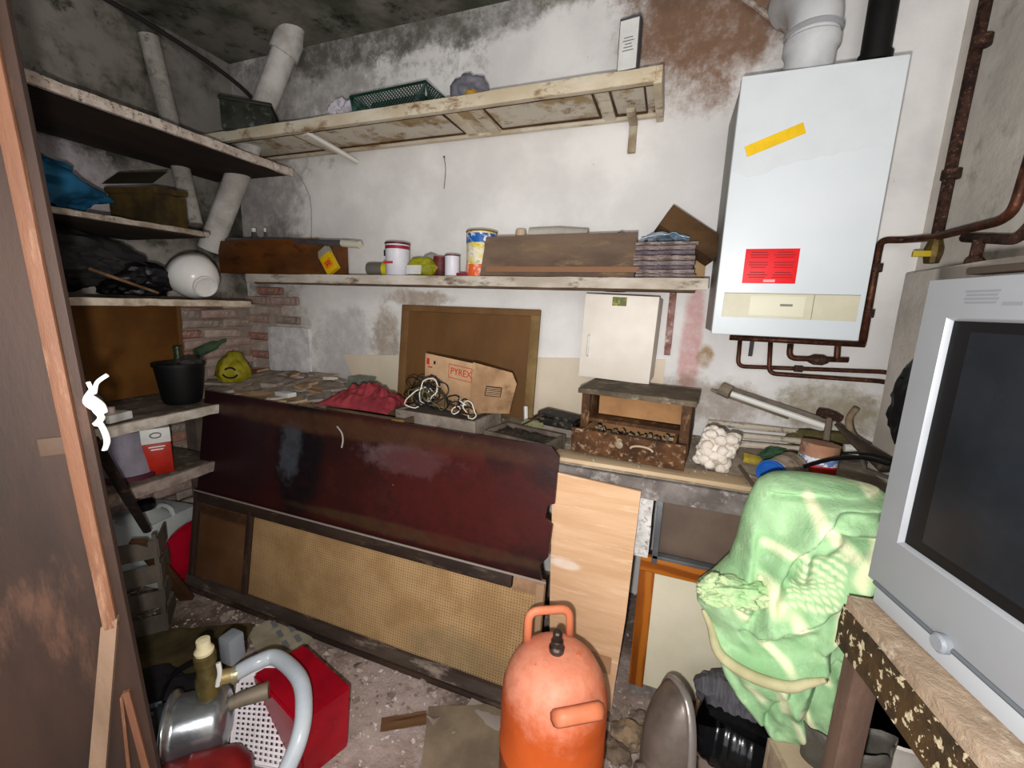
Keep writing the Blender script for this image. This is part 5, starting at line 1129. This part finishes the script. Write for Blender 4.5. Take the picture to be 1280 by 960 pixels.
# pump
chrome=M('pump_chrome','a8acb0','8a8e94',scale=5,rough=.22,metal=.85,bump=.12)
brass=M('pump_brass','7a6c40','544a2c',scale=14,rough=.4,metal=.6,bump=.3)
pc=Az(252,912,.20)
A0=Az(212,915,.20); A1=Az(288,893,.20); ax=(A1-A0); ax.z=0; ln=ax.length; axn=ax.normalized()
t=thing('water_pump','electric water pump with a chrome body, brass valve and clear hose','pump',(A0.x,A0.y,0)); o0=Vector((A0.x,A0.y,0))
mrot=axn.to_track_quat('Z','Y').to_matrix()
b=BM(); rad=.095; lathe(b,[(0,0),(rad*1.12,0),(rad*1.15,.006),(rad*1.12,.014),(rad,.018),(rad*.97,.03),(rad*.97,ln*.8),(rad*.85,ln*.95),(rad*.5,ln*1.02),(0,ln*1.03)],40,m=mrot,c=(0,0,.20)); part(t,'housing',b,chrome,smooth=True)
b=BM(); lathe(b,[(0,0),(.07,0),(.08,-.02),(.08,-.14),(.06,-.17),(0,-.17)],28,m=mrot,c=(0,0,.20)); part(t,'motor',b,M('motor_dark','2c2e34','1c1e22',rough=.5,scale=9))
b=BM(); [tube(b,[Vector((0,0,.20))+mrot@Vector((math.cos(a)*.082,math.sin(a)*.082,-.03)),Vector((0,0,.20))+mrot@Vector((math.cos(a)*.082,math.sin(a)*.082,-.14))],.005,5) for a in [i*.4 for i in range(16)]]; part(t,'cooling_fins',b,M('fin_grey','5c6068',rough=.5,metal=.4),kind='stuff')
b=BM(); box(b,(.16,.10,.10),(.02,.0,.05),rot=(0,0,math.atan2(axn.y,axn.x)),bev=.004); part(t,'base_bracket',b,M('bracket_dark','24242a',rough=.6))
# vertical brass valve
vb_=Az(262,872,.28)-o0; vt=Az(248,792,.50)-o0; vb_.z=.285
up=Vector((0,0,1)); vx=Vector((vb_.x,vb_.y,0))
b=BM(); lathe(b,[(0,0),(.026,0),(.026,.03),(.032,.035),(.032,.09),(.026,.10),(.024,.13),(.029,.135),(.029,.165),(.02,.17),(0,.17)],20,c=(vx.x,vx.y,.27)); part(t,'valve_column',b,brass)
b=BM(); lathe(b,[(0,.44),(.024,.44),(.026,.45),(.018,.465),(.018,.485),(0,.488)],18,c=(vx.x,vx.y,0)); part(t,'cream_cap',b,M('cream_cap2','cfc4a0',rough=.5),'cream cap')
b=BM(); tube(b,[vx+Vector((0,0,.34)),vx+Vector((0,0,.34))+axn*.07],.022,14); part(t,'side_branch',b,M('brass_pale','a89468','8a7848',rough=.4,metal=.4))
b=BM(); box(b,(.05,.05,.09),vx+axn*.045+Vector((0,.03,.42)),bev=.008); part(t,'pressure_switch',b,M('switch_grey','6c7076',rough=.5))
b=BM(); tube(b,smooth_path([vx+axn*.04+Vector((0,-.01,.40)),vx+axn*.05+Vector((0,-.02,.37)),vx+axn*.045+Vector((0,-.025,.33))]),.007,7); part(t,'white_lead',b,WHT)
b=BM(); tube(b,[Vector((0,0,.235))+axn*ln*.9,Vector((0,0,.245))+axn*(ln+.03),Vector((0,0,.25))+axn*(ln+.11)],[.016,.022,.026],14); part(t,'outlet_union',b,M('union_grey','847868','5c5448',scale=9,rough=.5,metal=.3))
b=BM(); hs=vx+axn*.07+Vector((0,0,.34)); p1=Az(345,822,.36)-o0; p2=Az(374,848,.37)-o0; p3=Az(380,888,.34)-o0; p4=Az(372,930,.30)-o0; p5=Az(352,975,.24)-o0
tube(b,smooth_path([hs,p1*.5+hs*.5+Vector((0,0,.01)),p1,p2,p3,p4,p5],7),.023,18); part(t,'hose',b,M('clear_hose','a8aeb4','989ea6',scale=6,rough=.2,bump=0),'grey translucent hose',smooth=True)
b=BM(); tube(b,[hs-axn*.005,hs+axn*.012],.027,14); part(t,'hose_clamp',b,M('clamp','b8b090',rough=.3,metal=.7))
b=BM(); tube(b,smooth_path([vx+Vector((-.03,0,.40)),Vector((-.08,.06,.30)),Vector((-.12,.02,.16))]),.006,6); tube(b,smooth_path([vx+Vector((-.02,.01,.37)),vx+Vector((-.09,.03,.36)),vx+Vector((-.11,.05,.30))]),.006,6); part(t,'power_lead',b,BLK)
# red pressure vessel in front of pump
b=BM(); rc2=Az(272,968,.12); rot=Matrix.Rotation(math.atan2(axn.y,axn.x),3,'Z')@Matrix.Rotation(R(90),3,'Y')
lathe(b,[(0,-.15),(.06,-.145),(.095,-.11),(.105,-.06),(.108,-.004),(.112,0),(.108,.004),(.105,.06),(.095,.11),(.06,.145),(0,.15)],32,m=rot)
for v in b.verts: v.co+=Vector((rc2.x-.01,rc2.y-.07,.113))
one('pressure_vessel','dark red pressure vessel lying in front of the pump at the bottom edge','tank',b,M('vessel_red','7a1c1c','5a1014',scale=6,rough=.4,bump=.05),smooth=True)

# ================================================================== FLOOR LITTER
b=BM(); grid(b,lambda u,v:((u-.5)*.26,(v-.5)*.2,.006+.008*noise.noise((u*4,v*4,2))),10,8,.002)
t=thing('newspaper','crumpled page of newsprint on the floor behind the red box','newspaper',(*Az(350,795,.012).xy,.01),(0,0,R(-25))); part(t,'sheet',b,M('newsprint_floor','a39a86','8a806c',scale=9,rough=.95,bump=.3))
b=BM(); [box(b,(.05,.02,.0008),(-.08+.08*(i%3),.05-.05*(i//3),.0135)) for i in range(6)]; part(t,'printed_blocks',b,GREYINK)
cf=M('floor_card','80705c','66584a',scale=5,rough=.9,bump=.3)
for i,(px_,py_,sx,sy,rz,lb) in enumerate(((585,925,.30,.24,25,'large dusty cardboard sheet on the floor left of the cylinder'),(505,905,.16,.05,32,'narrow brown cardboard strip on the floor'),(615,890,.18,.12,-10,'dirty card scrap on the floor below the leaning panel'))):
    b=BM(); grid(b,lambda u,v:((u-.5)*sx,(v-.5)*sy,.01+.006*noise.noise((u*3,v*3,i))),8,6,.003)
    p=Az(px_,py_,0); one('cardboard_sheet',lb,'cardboard',b,[cf,M('card_brown','5c4028',rough=.9),M('card_grey','8c8078',rough=.9)][i],loc=(p.x,p.y,.004),rot=(0,0,R(rz)))
b=BM(); rg=random.Random(6)
for i in range(1500):
    s=abs(rg.gauss(0,.008))+.003; x=rg.uniform(-2.5,.8); y=rg.uniform(.2,1.45)
    if i<500: x=rg.gauss(-.7,.5); y=rg.gauss(1.2,.08)
    if i<250: x=rg.gauss(.0,.12); y=rg.gauss(1.2,.12); s*=1.6
    if x<-2.7 or x>.8 or y<.1 or y>1.46: continue
    box(b,(s*1.4,s,s*.6),(x,y,s*.25),rot=(rg.random()*.5,rg.random()*.5,rg.random()*3),jit=s*.2)
one('floor_rubble','crumbs of plaster, chips and grit strewn over the floor','rubble',b,M('floor_rubble','a39288','75655c',scale=5,rough=.95,c3='c4b8b0'),kind='stuff',smooth=False)
for i,(px_,py_,s,cc_) in enumerate(((785,930,.05,'9c8468'),(772,950,.035,'7c6a58'),(840,958,.04,'6e6056'),(800,905,.03,'8c7c70'))):
    b=BM(); blob(b,(0,0,s*.7),(s*1.2,s,s*.8),seed=40+i,amp=.3,sub=3,floor=-s*.65); p=Az(px_,py_,0)
    one('stone',['largest tan stone beside the gas cylinder','dark pebble nearest the gas cylinder','brown stone below the grey oval plate','small pale stone behind the tan one'][i],'stone',b,M('stone_%d'%i,cc_,scale=20,c2='5c5048',rough=.95,bump=.8),loc=(p.x,p.y,0))
# grey oval moulded shell
t=thing('lamp_cover','grey-brown moulded oval cover standing on edge right of the gas cylinder','cover',(.13,1.08,.0),(R(-6),R(-12),R(-60))); t.scale=(1.05,1.5,1.15)
sh=M('shell_grey','6c6058','50463e',scale=6,rough=.35,bump=.1,metal=.2)
def shell(u,v):
    a=2*math.pi*u; r=v; ex=.6
    c_,s_=math.cos(a),math.sin(a); x=math.copysign(abs(c_)**.7,c_)*.085*r; z=math.copysign(abs(s_)**.75,s_)*.185*r
    return (x,-.055*(1-r**3)+.0,z+.19)
b=BM(); grid(b,shell,48,14,.004); bmesh.ops.remove_doubles(b,verts=b.verts[:],dist=.0005); part(t,'shell',b,sh,smooth=True)
b=BM(); pts=[Vector(shell(i/48,1.0)) for i in range(49)]; tube(b,pts,.009,8,flat=.7); part(t,'rim',b,M('rim_light','8e8682',rough=.25,metal=.5),smooth=True)
b=BM(); tube(b,[(0,-.056,.16),(0,-.075,.16)],.018,12); part(t,'boss',b,sh)
# black shiny plastic drum with ribs
t=thing('plastic_drum','glossy black ribbed plastic casing on the floor right of the oval cover','casing',(*Az(925,925,.12).xy,0),(0,0,R(-15)))
bk=M('gloss_black','141416','0c0c0e',scale=6,rough=.15,bump=.1)
b=BM(); rb_=[]
for i in range(28):
    s=i/27; rb_.append((.11*(1+.025*math.sin(s*60))*math.sin(math.pi*(.18+.74*s))**.45, -.13+.26*s))
lathe(b,[(0,-.13)]+rb_+[(0,.13)],36,m=Matrix.Rotation(R(90),3,'Y'),c=(0,0,.115)); part(t,'body',b,bk,smooth=True)
b=BM(); prism(b,[(-.13,-.09,.18),(-.11,-.10,.30),(-.09,-.09,.24),(.0,-.08,.215),(.12,-.06,.20),(.12,-.02,.20),(-.11,-.02,.2)],(0,.006,0)); part(t,'torn_flange',b,bk)
b=BM(); blob(b,(0,0,.05),(.13,.06,.09),seed=51,amp=.2,sub=4,floor=-.05); one('grey_cloth','grey cloth heaped behind the black casing under the blanket','cloth',b,M('grey_ribbed','5e5c60','48464a',scale=20,rough=.9,bump=.4,stretch=(6,1,1)),loc=(.33,1.40,.17))
b=BM(); box(b,(.22,.12,.15),(0,0,.075),jit=.003,bev=.003); one('wooden_block','dusty wooden block under the grey cloth behind the black casing','block',b,om[3],loc=(.33,1.41,0))
b=BM(); blob(b,(0,0,.02),(.03,.025,.022),seed=5,amp=.3,sub=3,floor=-.018); one('white_wad','small white wad of paper in front of the black casing','paper',b,M('wad','d8d0dc',rough=.8),loc=(.22,.90,.0))
# small timber box, grey sack, basin, pallet slats
p=Az(1030,962,.36); t=thing('wooden_box','pale timber box below the hanging blanket','box',(p.x,p.y,0),(0,0,R(15)))
lb_=M('timber_pale','a3907a','83705c',scale=7,rough=.9,bump=.4,stretch=(.3,1,1))
for (sx,sy,cx,cy) in ((.20,.014,0,-.07),(.20,.014,0,.07),(.014,.126,-.093,0),(.014,.126,.093,0)): b=BM(); box(b,(sx,sy,.35),(cx,cy,.177),bev=.002); part(t,'side_board',b,lb_)
b=BM(); box(b,(.19,.13,.012),(0,0,.345)); part(t,'lid',b,M('lid_pale','a8937c',rough=.85))
b=BM(); p=Az(1060,915,.46)
def sk(u,v):
    a=2*math.pi*u; r=.5+.5*v
    return (math.cos(a)*(.07+.03*v)*(1+.25*noise.noise((math.cos(a)*1.5,math.sin(a)*1.5,v*2))),math.sin(a)*(.045+.015*v)*(1+.2*noise.noise((math.cos(a)*1.5+5,math.sin(a)*1.5,v*2))),.0+.46*v+.03*noise.noise((math.cos(a)*2,math.sin(a)*2,3))*v)
grid(b,sk,48,16,.003); one('grey_bag','grey-brown plastic sack with an open crumpled mouth under the bench','sack',b,M('sack_grey','5c5852','46423c',scale=9,rough=.35,bump=.4),loc=(p.x,p.y,0.002),smooth=True)
p=Az(1095,885,.42); t=thing('basin','white plastic basin with murky brown water under the bench','basin',(p.x+.02,p.y+.02,0)); t.scale=(.8,.8,1.42)
b=BM(); lathe(b,[(0,.0),(.12,.0),(.15,.27),(.165,.29),(.16,.295),(.145,.28),(.115,.02),(0,.02)],40,cap0=False,cap1=False); part(t,'bowl',b,M('basin_white','d2ccc4','bab2a8',rough=.4,bump=.05),smooth='auto')
b=BM(); lathe(b,[(0,.255),(.138,.255)],36,cap0=False,cap1=False); bmesh.ops.holes_fill(b,edges=b.edges[:],sides=40); part(t,'murky_water',b,M('murky','7a6240','5a482c',scale=8,rough=.25,bump=.1,c3='9a8a6c'))
plm=M('pallet_slat','8e7660','6a5644',scale=7,rough=.9,bump=.4,stretch=(.3,1,1))
t=thing('slatted_rack','low rack of weathered slats under the bench by the basin','rack',(*Az(1160,950,.22).xy,0),(0,0,R(20)))
for i in range(4): b=BM(); box(b,(.26,.05,.014),(0,-.12+i*.075,.20),jit=.002); part(t,'slat',b,plm)
for s in (-1,1): b=BM(); box(b,(.03,.3,.18),(s*.1,0,.10)); part(t,'runner',b,plm)

b=BM(); tube(b,smooth_path([Ay(366,212,2.0),Ay(381,232,2.06),Ay(389,262,2.135),Ay(388,336,2.135)],5),.0022,5); one('hanging_wire','thin grey wire hanging from the left shelf end down the back wall','wire',b,M('wire_grey','9a958e',rough=.7))
b=BM(); tube(b,smooth_path([Ay(555,196,2.14),Ay(557,212,2.142),Ay(555,236,2.144)],4),.0016,5); tube(b,[Ay(555,196,2.146),Ay(555,196,2.12)],.005,6); one('nail_and_string','nail with a short dark string on the wall below the high shelf','nail',b,RUSTIRON)
